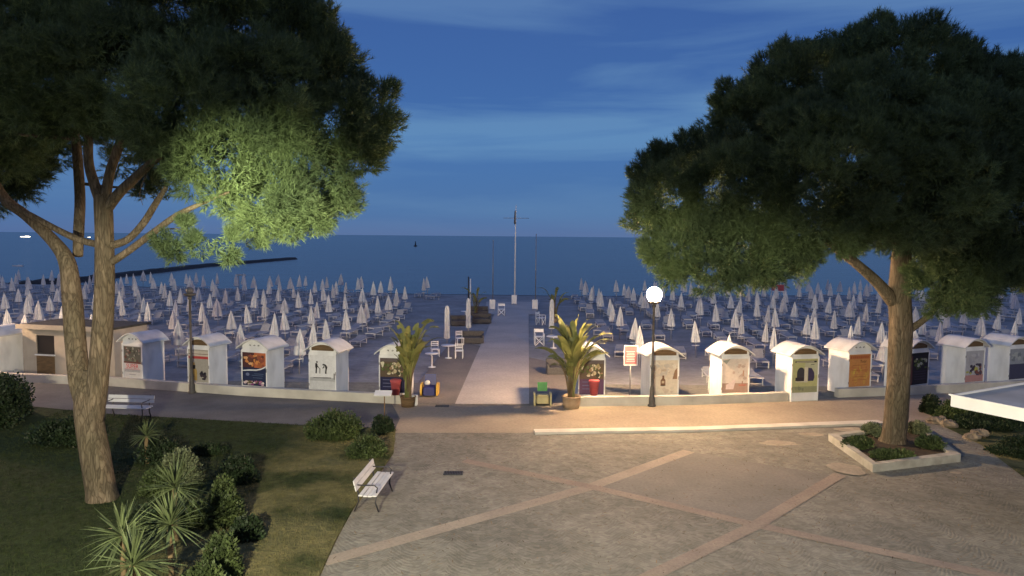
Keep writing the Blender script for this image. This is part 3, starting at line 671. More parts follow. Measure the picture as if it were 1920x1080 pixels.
# ------------------------------------------------------------------ shrubs
def leafball(name, c, rx, ry, rz_, m, label, cat, n=2600, size=0.06, seedv=1, group=None, flat_=0.3, spikes=False):
    r_ = np.random.default_rng(seedv)
    o = thing(name, label, cat, (c[0], c[1], c[2]), 0, group)
    k = 26
    sub = r_.normal(size=(k, 3)); sub /= np.linalg.norm(sub, axis=1)[:, None]; sub[:, 2] = np.abs(sub[:, 2]) * 0.9
    sc = sub * np.array([rx, ry, rz_]) * 0.62
    sr = r_.uniform(0.30, 0.48, k)
    i = r_.integers(0, k, n); u = r_.normal(size=(n, 3)); u /= np.linalg.norm(u, axis=1)[:, None]
    p = sc[i] + u * (sr[i] * r_.uniform(0.6, 1.0, n))[:, None] * np.array([rx, ry, rz_])
    p[:, 2] = np.abs(p[:, 2] + 0.0)
    d = u * 0.8 + r_.normal(0, 0.5, (n, 3)) + np.array([0, 0, 0.5]); d /= np.linalg.norm(d, axis=1)[:, None]
    s_ = np.cross(d, r_.normal(size=(n, 3))); s_ /= np.linalg.norm(s_, axis=1)[:, None]
    L_ = size * r_.uniform(0.7, 1.4, n)[:, None]; W_ = L_ * flat_
    V = np.stack([p, p + d * L_ * 0.5 + s_ * W_, p + d * L_, p + d * L_ * 0.5 - s_ * W_], 1).reshape(-1, 3)
    np_mesh('foliage', V, np.arange(n * 4).reshape(-1, 4), m, o)
    mb = MB()
    for q in range(7):
        a = sc[q]; mb.tube([(a[0] * 0.1, a[1] * 0.1, -0.02), (a[0] * .5, a[1] * .5, a[2] * .5), tuple(a)], [0.025, 0.018, 0.008], M['stem'], 6)
    mb.build('stems', o)
    return o
g1 = gp(628, 825)
leafball('shrub', (g1.x - .1, g1.y + .3, 0.04), 1.05, 0.8, 0.95, M['leaf'], 'large round green shrub at the far corner of the lawn by the small white sign', 'shrub', 9000, 0.085, 11)
g1 = gp(686, 858)
leafball('shrub', (g1.x, g1.y + .1, 0.04), 0.62, 0.55, 0.65, M['leaf'], 'smaller green shrub just behind the near white bench', 'shrub', 5000, 0.075, 12)
g1 = gp(718, 815)
leafball('shrub', (g1.x - .1, g1.y + .3, 0.04), 0.40, 0.6, 0.62, M['leafdark'], 'dark narrow shrub at the lawn edge under the small white sign', 'shrub', 3000, 0.075, 13)
g1 = gp(15, 790)
leafball('shrub', (g1.x - .4, g1.y - .3, 0.04), 1.7, 1.6, 2.0, M['leafdark'], 'big dark rounded bush at the left edge of the lawn', 'shrub', 16000, 0.10, 14)
g1 = gp(120, 830)
leafball('shrub', (g1.x, g1.y, 0.04), 1.2, 1.0, 0.8, M['leafdark'], 'low dark shrub between the big bush and the left pine trunk', 'shrub', 7000, 0.09, 15)
g1 = gp(338, 905)
leafball('shrub', (g1.x, g1.y, 0.04), 0.62, 0.55, 1.0, M['leafpale'], 'silvery green shrub at the far end of the lawn bed', 'shrub', 6500, 0.075, 16)
g1 = gp(300, 925)
leafball('shrub', (g1.x - .1, g1.y, 0.04), 0.45, 0.45, 0.7, M['leaf'], 'green shrub beside the silvery shrub in the lawn bed', 'shrub', 3500, 0.075, 26)
g1 = gp(428, 985)
leafball('shrub', (g1.x - .1, g1.y, 0.04), 0.48, 0.45, 1.15, M['leaf'], 'upright leafy shrub right of the spiky rosette plants', 'shrub', 5200, 0.08, 17)
g1 = gp(425, 1085)
leafball('shrub', (g1.x - .1, g1.y, 0.04), 0.42, 0.4, 0.95, M['leaf'], 'leafy shrub low in the picture, right of the spiky plants', 'shrub', 5200, 0.08, 18)
g1 = gp(385, 1130)
leafball('shrub', (g1.x, g1.y, 0.04), 0.5, 0.45, 0.75, M['leaf'], 'nearest leafy shrub at the bottom edge of the lawn bed', 'shrub', 4200, 0.08, 19)
g1 = gp(395, 850)
leafball('shrub', (g1.x, g1.y, 0.04), 0.6, 0.5, 0.3, M['leafdark'], 'low dark ground shrub behind the silvery shrub', 'shrub', 3000, 0.07, 20)
for k, (px, py, rx, h, lab, mm_) in enumerate(((1610, 838, .55, .38, 'left green plant in the square planter', 'leaf'), (1745, 838, .5, .40, 'right green plant in the square planter', 'leaf'), (1672, 858, .75, .30, 'front green plant below the right pine trunk', 'leaf'),
        (1635, 815, .35, .45, 'pale twiggy plant left of the right pine trunk', 'leafpale'), (1722, 812, .35, .45, 'pale twiggy plant right of the right pine trunk', 'leafpale'))):
    g1 = gp(px, py, 0.14)
    leafball('planter_plant', (g1.x, g1.y, 0.14), rx, 0.42, h, M[mm_], lab, 'plant', 2600, 0.07, 30 + k, 'plants in the square planter')
for k, (px, py, rx, ry, h, lab) in enumerate(((1790, 782, .75, .7, .75, 'dark green shrub left of the white flat roof corner'), (1850, 800, 1.2, .9, .55, 'low dark hedge in front of the rocks under the white roof'), (1925, 850, 1.3, .9, .5, 'low dark hedge at the right edge below the white roof'),
        (1905, 795, 1.2, .8, .5, 'dark hedge just under the white roof edge'), (1745, 775, .35, .4, .85, 'slim dark shrub right of the right pine trunk'))):
    g1 = gp(px, py)
    leafball('hedge_shrub', (g1.x, g1.y, 0.0), rx, ry, h, M['leafdark'] if k else M['leaf'], lab, 'shrub', 6000, 0.08, 50 + k)
sheet('planting_bed', [(gp(x, y).x, gp(x, y).y) for x, y in ((1740, 775), (1960, 752), (2300, 800), (2200, 1000), (1925, 900), (1840, 835), (1760, 795))], 0.012, M['lawn'])
def rock(px, py, s, lab):
    c = gp(px, py); mb = MB(); n = 14; out = []; ph = random.random() * 50
    rings = 8
    for i in range(rings + 1):
        t = math.pi * i / rings
        for k in range(n):
            a = 2 * math.pi * k / n; u = Vector((math.sin(t) * math.cos(a), math.sin(t) * math.sin(a), math.cos(t)))
            out.append(u * s * (1 + 0.55 * mnoise.noise(u * 1.6 + Vector((ph, 0, 0)))) * 1.0)
    out = [Vector((p.x * 1.2, p.y, p.z * 0.7)) for p in out]
    mb.add(out, [(i * n + k, i * n + (k + 1) % n, (i + 1) * n + (k + 1) % n, (i + 1) * n + k) for i in range(rings) for k in range(n)], M['rock'], False)
    o = mb.build('rock'); o.location = (c.x, c.y, s * 0.35); tag(o, lab, 'rock', 'rocks along the planting bed')
rock(1752, 793, 0.22, 'rock nearest the planter at the head of the bed'); rock(1780, 800, 0.24, 'pale rock second along the bed edge from the pine')
rock(1822, 824, 0.22, 'left one of two brown rocks side by side on the bed edge'); rock(1836, 818, 0.24, 'right one of two brown rocks side by side on the bed edge')
rock(1765, 788, 0.16, 'small rock behind the first two bed rocks'); rock(1916, 835, 0.24, 'rock at the right picture edge below the roof')

for k, (px, py, rx, h, lab, mm_) in enumerate(((300, 868, .7, .75, 'dark shrub around the foot of the small distant spiky rosette', 'leafdark'), (452, 905, .55, .8, 'dark shrub behind the upright leafy shrub, farthest right in the bed', 'leafdark'), (365, 985, .5, .6, 'dark shrub filling the bed under the middle rosettes', 'leaf'), (270, 985, .5, .45, 'low dark shrub between rosettes and pine base', 'leafdark'), (462, 1010, .42, .5, 'low shrub at the right edge of the lawn bed', 'leafdark'))):
    g1 = gp(px, py)
    leafball('shrub', (g1.x, g1.y, 0.04), rx, rx * .85, h, M[mm_], lab, 'shrub', 4500, 0.08, 70 + k)
# fallen needles, cones and scraps
lit = []
for k in range(2600):
    if k % 3: x, y = random.uniform(-4.5, 16), random.uniform(14, 24.5)
    else: x, y = random.gauss(12.6, 3.5), random.gauss(22, 2.5)
    if inpoly(x, y, P_lawn) or y > 24.6: continue
    lit.append((x, y, .012))
lv_ = np.array(lit); n_ = len(lv_); a_ = rng.uniform(0, np.pi, n_); ln_ = rng.uniform(.02, .06, n_); wd_ = rng.uniform(.003, .009, n_)
dx = np.c_[np.cos(a_), np.sin(a_), rng.uniform(-.05, .2, n_)] * ln_[:, None]; dy = np.c_[-np.sin(a_), np.cos(a_), np.zeros(n_)] * wd_[:, None]
tag(np_mesh('litter', np.stack([lv_ - dx - dy, lv_ + dx - dy, lv_ + dx + dy, lv_ - dx + dy], 1).reshape(-1, 3), np.arange(n_ * 4).reshape(-1, 4), mat('dry_litter', (0.16, 0.11, 0.06), 0.9, island=.7)), 'scattered dry pine needles and scraps on the cobbled square', 'litter', kind='stuff')

# ------------------------------------------------------------------ spiky rosettes
def rosette(px, py, z, label, rad=0.75, n=70, seedv=1):
    h = gp(px, py, z); r_ = random.Random(seedv)
    o = thing('dracaena_palm', label, 'spiky plant', (h.x, h.y, LZ), 0, 'spiky rosette plants in the lawn bed')
    mb = MB(); hz = z - LZ
    mb.tube([(0.03, 0, -.03), (-.02, 0.02, hz * .5), (0, 0, hz)], [.06, .045, .05], M['stem'], 8, jit=.2); mb.build('stem', o)
    Vv = []; Ff = []
    for i in range(n):
        az = r_.uniform(0, 2 * math.pi); el = R(r_.uniform(-25, 85)); Lb = rad * r_.uniform(.75, 1.15); wd = .022 * r_.uniform(.8, 1.2)
        d = Vector((math.cos(az) * math.cos(el), math.sin(az) * math.cos(el), math.sin(el)))
        sdv = d.cross(Vector((0, 0, 1)))
        if sdv.length < .1: sdv = Vector((1, 0, 0))
        sdv.normalize(); droop = r_.uniform(.05, .35) * math.cos(el)
        k0 = len(Vv)
        for q in range(5):
            t = q / 4; p = Vector((0, 0, hz)) + d * Lb * t - Vector((0, 0, droop * Lb * t * t)); ww = wd * (0.6 + 1.6 * t) if t < .4 else wd * 1.25 * (1 - (t - .4) / .62)
            nrm = sdv.cross(d) * ww * .5
            Vv += [p - sdv * ww + nrm, p, p + sdv * ww + nrm]
        for q in range(4):
            a = k0 + q * 3; Ff += [(a, a + 1, a + 4, a + 3), (a + 1, a + 2, a + 5, a + 4)]
    np_mesh('leaves', np.array([tuple(v) for v in Vv]), np.array(Ff), M['sword'], o)
rosette(327, 915, 1.25, 'tallest spiky rosette, middle of the lawn bed below the silvery shrub', .78, 80, 1)
rosette(319, 985, 1.35, 'spiky rosette on a thin stem in the middle of the bed', .78, 80, 2)
rosette(229, 1005, 1.05, 'spiky rosette left of the other rosettes, near the pine base', .75, 75, 3)
rosette(249, 1060, 1.25, 'nearest and brightest spiky rosette at the bottom picture edge', .80, 85, 4)
rosette(274, 818, .85, 'small distant spiky rosette near the far white bench', .55, 50, 5)

# ------------------------------------------------------------------ beach cabins
def text_mesh(body, size):
    cu = bpy.data.curves.new('lettering', 'FONT'); cu.body = body; cu.size = size; cu.align_x = 'CENTER'
    ob = bpy.data.objects.new('lettering', cu); col.objects.link(ob)
    dg = bpy.context.evaluated_depsgraph_get(); me = bpy.data.meshes.new_from_object(ob.evaluated_get(dg))
    vv = [tuple(v.co) for v in me.vertices]; ff = [tuple(p.vertices) for p in me.polygons]
    bpy.data.objects.remove(ob); bpy.data.curves.remove(cu); bpy.data.meshes.remove(me)
    return vv, ff
KW, KD, KH = 1.24, 1.25, 1.98
def arch(x):   # roof underside height at x
    return KH - 0.06 + 0.40 * (math.cos(x / 0.80 * math.pi / 2) ** 1.0 if abs(x) < .8 else 0)
def oval(cx, cy, rx, ry, n=14, a0=0, a1=360):
    return [(cx + rx * math.cos(R(a0 + (a1 - a0) * k / (n if a1 - a0 == 360 else n - 1))), cy + ry * math.sin(R(a0 + (a1 - a0) * k / (n if a1 - a0 == 360 else n - 1)))) for k in range(n)]
def blobs(seedv, cols, x0, x1, y0, y1, n, s0, s1):
    r_ = random.Random(seedv); out = []
    for i in range(n):
        cx, cy = r_.uniform(x0, x1), r_.uniform(y0, y1); rx, ry = r_.uniform(s0, s1), r_.uniform(s0, s1) * .7; ph = r_.uniform(0, 9)
        rx = min(rx, cx - .005, .995 - cx); ry = min(ry, cy - .005, .995 - cy)
        if rx < .01 or ry < .01: continue
        pts = [(cx + rx * (1 - .35 * abs(math.sin(t * 1.7 + ph))) * math.cos(t), cy + ry * (1 - .35 * abs(math.cos(t * 2.3 + ph))) * math.sin(t)) for t in [2 * math.pi * k / 12 for k in range(12)]]
        out.append((pts, r_.choice(cols)))
    return out
def poster_shapes(kind):
    S = []
    rect = lambda a, b, c, d: [(a, b), (c, b), (c, d), (a, d)]
    if kind == 'super':
        bgc = (.55, .55, .55)
        S.append((rect(.05, .45, .95, .98), (.10, .10, .085)))
        S += blobs(4, [(.22, .20, .17), (.04, .045, .035), (.18, .20, .14), (.28, .2, .18), (.12, .05, .04), (.3, .3, .27)], .12, .88, .52, .93, 30, .03, .10)
        S.append((rect(.05, .45, .95, .50), (.14, .05, .045)))
        S.append(('SUPER', .5, .30, .27, (.55, .04, .05))); S.append((rect(.1, .265, .9, .275), (.5, .06, .08)))
        for yy in (.225, .185): S.append((rect(.1, yy, .9, yy + .022), (.28, .28, .30)))
        S.append((rect(.32, .09, .68, .11), (.25, .25, .27)))
    elif kind == 'bottle_beer':
        bgc = (.34, .33, .29)
        S.append((rect(0, .80, 1, .96), (.5, .47, .40))); S.append((rect(0, .72, 1, .80), (.42, .06, .06))); S.append((rect(0, .86, 1, .875), (.1, .03, .03)))
        S.append(([(.10, .05), (.42, .05), (.42, .36), (.32, .44), (.32, .60), (.22, .60), (.22, .44), (.10, .36)], (.36, .25, .08)))
        S.append((rect(.2, .40, .34, .52), (.02, .02, .02))); S += blobs(8, [(.02, .02, .03), (.05, .04, .05)], .6, .9, .06, .3, 9, .05, .15)
    elif kind == 'sunset':
        bgc = (.02, .03, .07)
        S.append((rect(0, .55, .5, 1), (.08, .035, .035))); S.append((rect(.5, .55, 1, 1), (.45, .14, .06)))
        S += blobs(3, [(.6, .25, .08), (.35, .12, .05), (.12, .05, .04), (.65, .38, .18), (.25, .08, .05)], .1, .9, .6, .9, 26, .05, .15)
        S.append(([(0, .46), (.3, .49), (.6, .5), (.8, .54), (1, .62), (1, .58), (.8, .50), (.6, .46), (.3, .45), (0, .43)], (.65, .68, .70)))
        S.append(([(0, .43), (.3, .45), (.6, .46), (.8, .50), (1, .58), (1, .15), (0, .15)], (.02, .03, .075)))
        for yy, a, b in ((.36, .5, .9), (.31, .4, .88), (.24, .45, .85)): S.append((rect(a, yy, b, yy + .014), (.10, .14, .24)))
        S.append((oval(.22, .34, .08, .05), (.14, .17, .28)))
        S += blobs(5, [(.6, .5, .5), (.22, .05, .18), (.7, .65, .62), (.3, .12, .2), (.12, .1, .05), (.5, .35, .42)], .08, .92, .04, .14, 26, .04, .09)
    elif kind == 'figures':
        bgc = (.70, .71, .71)
        S.append((rect(0, 0, 1, .34), (.42, .43, .43))); S.append((rect(0, 0, 1, .24), (.56, .57, .57)))
        S.append((rect(.18, .33, .82, .37), (.75, .76, .76))); S.append(([(.14, .32), (.84, .33), (.84, .36), (.14, .34)], (.1, .1, .1)))
        S.append((rect(.17, .355, .88, .46), (.72, .73, .73)))
        K = (.035, .035, .035)
        S.append(([(.22, .46), (.27, .46), (.28, .56), (.30, .64), (.31, .72), (.27, .77), (.22, .76), (.21, .68), (.23, .60)], K)); S.append((oval(.285, .80, .032, .026), K))
        S.append(([(.28, .73), (.38, .62), (.42, .61), (.41, .46), (.385, .46), (.385, .60), (.27, .68)], K))
        S.append(([(.60, .46), (.66, .46), (.67, .58), (.70, .66), (.64, .73), (.56, .75), (.54, .73), (.60, .68), (.62, .62)], K)); S.append((oval(.535, .725, .032, .026), K))
        S.append(([(.56, .70), (.50, .62), (.52, .61), (.59, .66)], K))
        S.append((rect(.94, .30, .995, .48), (.2, .2, .2)))
    elif kind in ('food', 'food2'):
        bgc = (.02, .022, .065) if kind == 'food' else (.10, .05, .11)
        S.append((rect(0, .45, 1, 1), (.11, .08, .055))); S.append((rect(0, .9, 1, 1), (.12, .10, .10)))
        S += blobs(6, [(.55, .47, .30), (.08, .10, .03), (.30, .2, .12), (.65, .6, .45), (.12, .14, .06), (.35, .3, .15), (.05, .05, .03)], .08, .92, .52, .86, 40, .04, .12)
        S.append((rect(.55, .50, .57, .93), (.15, .10, .06)))
        for yy in (.36, .26, .16): S.append((rect(.12, yy, .62, yy + .02), (.13, .14, .24)))
    elif kind == 'bottle':
        bgc = (.70, .62, .50)
        S += blobs(9, [(.62, .55, .45), (.74, .68, .58), (.5, .40, .30), (.68, .58, .46), (.55, .5, .44)], .08, .92, .5, .92, 34, .06, .20)
        S.append(([(.80, .45), (.97, .45), (.97, .78), (.88, .70)], (.28, .17, .10)))
        S.append(([(.36, .28), (.54, .28), (.54, .42), (.49, .48), (.49, .56), (.42, .56), (.42, .48), (.36, .42)], (.16, .08, .045)))
        S.append((oval(.45, .27, .10, .02), (.08, .05, .03))); S.append((rect(.40, .33, .50, .40), (.5, .42, .3)))
        S += blobs(12, [(.6, .5, .4), (.64, .58, .48)], .2, .8, .06, .2, 8, .04, .12)
    elif kind == 'room':
        bgc = (.72, .62, .54)
        S.append((rect(0, 0, 1, .28), (.42, .28, .22)))
        S.append(([(.14, .10), (.44, .10), (.52, .36), (.44, .40), (.34, .30), (.16, .24)], (.72, .58, .54)))
        S.append(([(.62, .24), (.95, .24), (.92, .19), (.66, .19)], (.5, .2, .14))); S.append((rect(.76, .24, .80, .34), (.4, .2, .14)))
        S.append(([(0, .95), (.30, 1), (.14, .84)], (.36, .36, .30)))
        S += blobs(2, [(.66, .54, .46), (.55, .42, .35), (.72, .65, .58)], .35, .9, .4, .85, 20, .03, .11)
        S.append((rect(.78, .48, .84, .66), (.55, .35, .25)))
    elif kind == 'headset':
        bgc = (.46, .46, .22)
        S.append((rect(0, 0, 1, .18), (.30, .31, .18))); S.append((rect(.5, .5, 1, .90), (.5, .5, .34)))
        S.append((rect(.10, .89, .95, .94), (.03, .03, .03))); S.append((rect(.14, .90, .85, .925), (.5, .46, .36)))
        S.append((oval(.34, .58, .16, .17, 14, 0, 180) + [(.18, .34), (.50, .34)][::1], (.05, .05, .06)))
        S.append((rect(.12, .35, .46, .45), (.04, .035, .04))); S.append(([(.62, .34), (.84, .34), (.88, .45), (.86, .60), (.76, .72), (.62, .74)], (.06, .05, .10)))
        S.append((rect(.47, .30, .60, .76), (.62, .58, .46))); S.append((rect(.12, .31, .62, .335), (.55, .52, .42))); S.append((rect(.72, .82, .86, .835), (.05, .05, .05)))
        S += blobs(21, [(.2, .22, .14), (.25, .26, .16)], .1, .45, .05, .15, 6, .04, .1)
    elif kind == 'orange':
        bgc = (.52, .24, .08)
        S.append((rect(.04, .86, .96, .97), (.45, .16, .06)))
        for k in range(9): S.append((rect(.08 + k * .095, .88, .13 + k * .095, .95), (.32, .09, .03)))
        S.append(('Tuor', .66, .74, .17, (.05, .03, .02)))
        S += blobs(14, [(.60, .42, .08), (.55, .30, .08), (.48, .20, .07)], .1, .9, .08, .62, 22, .05, .16)
        for yy in (.66, .5, .3, .2): S.append((rect(.15, yy, .8, yy + .018), (.38, .15, .05)))
    elif kind == 'darkgreen':
        bgc = (.018, .014, .022)
        S += blobs(15, [(.10, .14, .03), (.25, .28, .12), (.45, .45, .35), (.06, .08, .02)], .25, .9, .52, .82, 24, .04, .12)
        S.append((rect(0, .92, 1, 1), (.01, .01, .01)))
        for yy in (.4, .32, .24, .16): S.append((rect(.25, yy, .88, yy + .018), (.05, .04, .08)))
        S.append((rect(0, 0, .14, .92), (.08, .03, .03)))
    elif kind == 'pale':
        bgc = (.42, .42, .44)
        S.append((rect(0, 0, 1, .22), (.45, .24, .22)))
        S += blobs(16, [(.40, .40, .10), (.20, .08, .06), (.05, .04, .06), (.08, .07, .10)], .12, .9, .25, .58, 20, .06, .16)
        S += blobs(17, [(.5, .5, .52), (.36, .36, .4)], .2, .8, .62, .92, 8, .05, .2)
    else:
        bgc = (.30, .32, .34)
        S.append((rect(0, 0, 1, .5), (.06, .06, .10)))
        S += blobs(18, [(.4, .42, .4), (.2, .22, .24)], .1, .9, .6, .9, 10, .06, .2)
    return bgc, S
def cabin(fl, fr, poster, scroll, label, base_dy=0.32, plabel=None):
    """fl, fr: picture points of the front's foot left / right where it meets the wall top"""
    a = gp(*fl, 0.36); b = gp(*fr, 0.36); c = (a + b) / 2
    if poster != 'headset': c.y = max(c.y, wall_y(c.x) + .34)
    wdt = (b - a).length; rz = math.atan2((b - a).y, (b - a).x)
    o = thing('beach_cabin', label, 'beach cabin', (c.x, c.y + 0.05, 0.01), rz, 'white beach cabins with posters behind the low wall')
    sx = max(.84, min(1.06, wdt / KW)); o.scale = (sx, 0.95, 1)
    mb = MB(); mb.bbox((0, KD / 2, KH / 2 - .03), (KW, KD, KH - .06), M['white'], .012); mb.build('body', o)
    # roof shell
    xsA = [-.80 + 1.6 * k / 24 for k in range(25)]
    up = [(x, arch(x) + .05) for x in xsA]; dn = [(x, arch(x)) for x in xsA]
    mb = MB()
    n = 25; y0, y1 = -.16, KD + .12
    vv = [(x, y0, z) for x, z in up] + [(x, y1, z) for x, z in up] + [(x, y0, z) for x, z in dn] + [(x, y1, z) for x, z in dn]
    fs = []
    for k in range(n - 1):
        fs += [(k, k + 1, n + k + 1, n + k), (2 * n + k + 1, 2 * n + k, 3 * n + k, 3 * n + k + 1), (k + 1, k, 2 * n + k, 2 * n + k + 1), (n + k, n + k + 1, 3 * n + k + 1, 3 * n + k)]
    fs += [(0, n, 3 * n, 2 * n), (n - 1, 3 * n - 1, 4 * n - 1, 2 * n - 1)]
    mb.add(vv, fs, M['roofwhite'], False); mb.build('roof', o)
    # gables
    hw = KW / 2 - .02
    xg = [-hw + 2 * hw * k / 16 for k in range(17)]
    poly = [(-hw, KH - .06), (hw, KH - .06)] + [(x, arch(x) - .004) for x in reversed(xg)]
    mb = MB(); mb.xprism(poly, KD - .05, KD - .02, M['white']); mb.build('gable', o); mb = MB(); mb.xprism(poly, .02, .06, M['white']); g = mb.build('gable', o)
    if scroll:
        for cx in (-.2, 0, .2):
            mb = MB(); s = -1 if cx < 0 else 1
            pts = [(cx + s * (.045 - .004 * k) * math.cos(k * .55) * (1 if cx else 1), .008, KH + .10 + (.045 - .004 * k) * math.sin(k * .55)) for k in range(10)]
            mb.tube(pts, .011, M['dark'], 6); mb.build('scroll_ornament', g)
    else:
        mb = MB(); hh = .50; xg = [-hh + 2 * hh * k / 12 for k in range(13)]
        mb.xprism([(-hh, KH + .0), (hh, KH + .0)] + [(x, KH + .01 + (arch(x) - KH) * .70) for x in reversed(xg)], -.002, .018, M['wood']); mb.build('recess_panel', g)  # brown panel in place of the gable opening; its dark recess is only colour
    # front frame and poster
    mb = MB(); fw = .045; top = KH - .10
    for sx_ in (-1, 1): mb.box((sx_ * (KW / 2 - fw / 2), -.012, top / 2), (fw, .05, top - .002), M['white'])
    mb.box((0, -.010, top - .045), (KW - 2 * fw - .002, .046, .09), M['white']); mb.box((0, -.010, .19), (KW - 2 * fw - .002, .046, .34), M['white'])
    mb.build('door_frame', o)
    mb = MB(); mb.box((KW / 2 - .02, -.045, 1.05), (.02, .03, .14), M['metal']); mb.build('handle', o)
    for hz_ in (.55, 1.55):
        mb = MB(); mb.box((-KW / 2 + .02, -.044, hz_), (.03, .022, .10), M['metal']); mb.build('hinge', o)
    bgc, S = poster_shapes(poster)
    mb = MB(); x0, x1, z0, z1 = -(KW / 2 - fw - .004), KW / 2 - fw - .004, .37, top - .095
    W_, H_ = x1 - x0, z1 - z0
    mb.box(((x0 + x1) / 2, -.010, (z0 + z1) / 2), (W_, .010, H_), flat(bgc, .35))
    yy = -.017
    for s in S:
        yy -= .0006
        if isinstance(s[0], str):
            tv, tf_ = text_mesh(s[0], s[3]); kx = 1.0
            mb.add([(x0 + s[1] * W_ + v[0] * kx, yy, z0 + s[2] * H_ + v[1]) for v in tv], [f for f in tf_], flat(s[4], .4))
        else:
            pts, c_ = s
            mb.add([(x0 + min(max(p[0], 0), 1) * W_, yy, z0 + min(max(p[1], 0), 1) * H_) for p in pts], [tuple(range(len(pts)))], flat(c_, .35))
    p = mb.build('poster', o)
    if plabel: p['label'] = plabel
    return o
cabin((230, 707), (268, 711), 'super', True, 'cabin with red SUPER lettering on its poster, left of the unlit lamp post', plabel='poster with dark photo above red lettering')
cabin((348, 718), (389, 721), 'bottle_beer', False, 'cabin right behind the unlit lamp post, poster with red band', plabel='red banded poster')
cabin((449, 725), (497, 729), 'sunset', True, 'cabin with orange and navy poster split by a white curve', plabel='orange and navy poster')
cabin((573, 734), (625, 737), 'figures', False, 'cabin with pale grey poster of two dark bending figures', plabel='pale poster with two dark figures')
cabin((710, 737), (760, 739), 'food', True, 'cabin with food poster just left of the entrance, behind the left palm')
cabin((1084, 741), (1134, 741), 'food2', True, 'cabin with food poster just right of the entrance, behind the right palm')
cabin((1219, 743), (1274, 742), 'bottle', False, 'cabin with cream bottle poster right behind the lit lamp post', plabel='cream poster with a brown bottle')
cabin((1356, 741), (1409, 740), 'room', False, 'cabin with pale pink room interior poster', plabel='pale pink poster of a room')
cabin((1483, 738), (1534, 736), 'headset', False, 'cabin with yellow green poster at the gap in the low wall', plabel='yellow green poster')
cabin((1602, 733), (1646, 730), 'orange', True, 'cabin with orange poster left of the right pine trunk', plabel='orange poster')
cabin((1708, 727), (1750, 722), 'darkgreen', False, 'cabin with nearly black poster half behind the right pine trunk', plabel='nearly black poster')
cabin((1810, 719), (1847, 716), 'pale', False, 'cabin with pale grey and red poster above the white flat roof', plabel='pale grey poster with reddish foot')
cabin((1890, 713), (1926, 710), 'half', False, 'rightmost cabin with a half dark poster, cut by the picture edge', plabel='half pale half dark poster')
cabin((-42, 691), (0, 694), 'pale', False, 'leftmost cabin cut by the left picture edge, beside the dark roofed hut')

# dark-roofed hut on the left
hA = gp(45, 703); hB = gp(216, 713)
rz = math.atan2((hB - hA).y, (hB - hA).x); Wd = (hB - hA).length
o = thing('beach_hut', 'larger hut with dark flat roof and window behind the left pine trunks', 'hut', (hA.x, hA.y, 0), rz)
mb = MB(); Hh = 2.35
wx0, wx1, wz0, wz1 = .78, 1.78, 1.05, 1.95
mb.box(((Wd + wx1) / 2, 1.1, Hh / 2), (Wd - wx1, 2.2, Hh), M['hutwall'])
mb.box(((wx0 + wx1) / 2, 1.1, wz0 / 2), (wx1 - wx0, 2.2, wz0), M['hutwall'])
mb.box(((wx0 + wx1) / 2, 1.1, (wz1 + Hh) / 2), (wx1 - wx0, 2.2, Hh - wz1), M['hutwall'])
mb.box((wx0 / 2, 1.1, Hh / 2), (wx0 - .002, 2.2, Hh - .002), M['hutwall'])
mb.box(((wx0 + wx1) / 2, 1.9, (wz0 + wz1) / 2), (wx1 - wx0 - .01, .5, wz1 - wz0 - .01), M['dark'])
mb.build('walls', o)
mb = MB(); mb.box(((wx0 + wx1) / 2, .06, (wz0 + wz1) / 2), (wx1 - wx0 - .004, .02, wz1 - wz0 - .004), M['glassdark']); wn_ = mb.build('window', o)
mb = MB(); mb.box(((wx0 + wx1) / 2, -.03, wz0 - .03), (wx1 - wx0 + .1, .1, .05), M['white']); mb.build('sill', wn_)
mb = MB(); mb.box(((wx0 + wx1) / 2, -.016, .5), (wx1 - wx0, .028, .94), M['wood']); mb.build('counter_panel', o)
mb = MB(); mb.box((Wd / 2, 1.05, Hh + .05), (Wd + .2, 2.6, .10), M['hutroof']); mb.box((Wd / 2, -.26, Hh + .02), (Wd + .2, .02, .22), M['hutwall']); mb.build('roof', o)

# ------------------------------------------------------------------ umbrellas and sun loungers
words = ['first', 'second', 'third', 'fourth', 'fifth', 'sixth', 'seventh', 'eighth', 'ninth', 'tenth', 'eleventh', 'twelfth', 'thirteenth', 'fourteenth', 'fifteenth', 'sixteenth', 'seventeenth', 'eighteenth', 'nineteenth', 'twentieth']
def umbrella_proto(clothm, fat=1.0, st=.16, ns_=8):
    o = thing('beach_umbrella', 'x', 'beach umbrella', (0, 0, -50), 0, 'closed white umbrellas in rows on the beach')
    mb = MB()
    prof = [(.012, 2.18), (.035, 2.11), (.06, 2.0), (.105 * fat, 1.8), (.15 * fat, 1.55), (.19 * fat, 1.3), (.225 * fat, 1.05), (.235 * fat, .92), (.12, .93)]
    mb.lathe(prof[::-1], clothm, 32, star=st, ns=ns_); c = mb.build('canopy', o)
    mb = MB(); mb.lathe([(.024, -.05), (.024, .96)], M['metal'], 8); mb.build('pole', o); mb = MB(); mb.lathe([(.011, 2.14), (.011, 2.24)], M['metal'], 6); mb.build('finial', o)
    mb = MB(); mb.lathe([(.20, .70), (.21, .715), (.21, .73), (.03, .735)], M['plastic'], 16); mb.build('tray', o)
    return o
U = [umbrella_proto(M['cloth']), umbrella_proto(M['clothB'], .85), umbrella_proto(M['cloth'], 1.15), umbrella_proto(M['clothB'], 1.3, .26, 5), umbrella_proto(M['cloth'], .95, .22, 6)]
UK = [kidtree(u) for u in U]
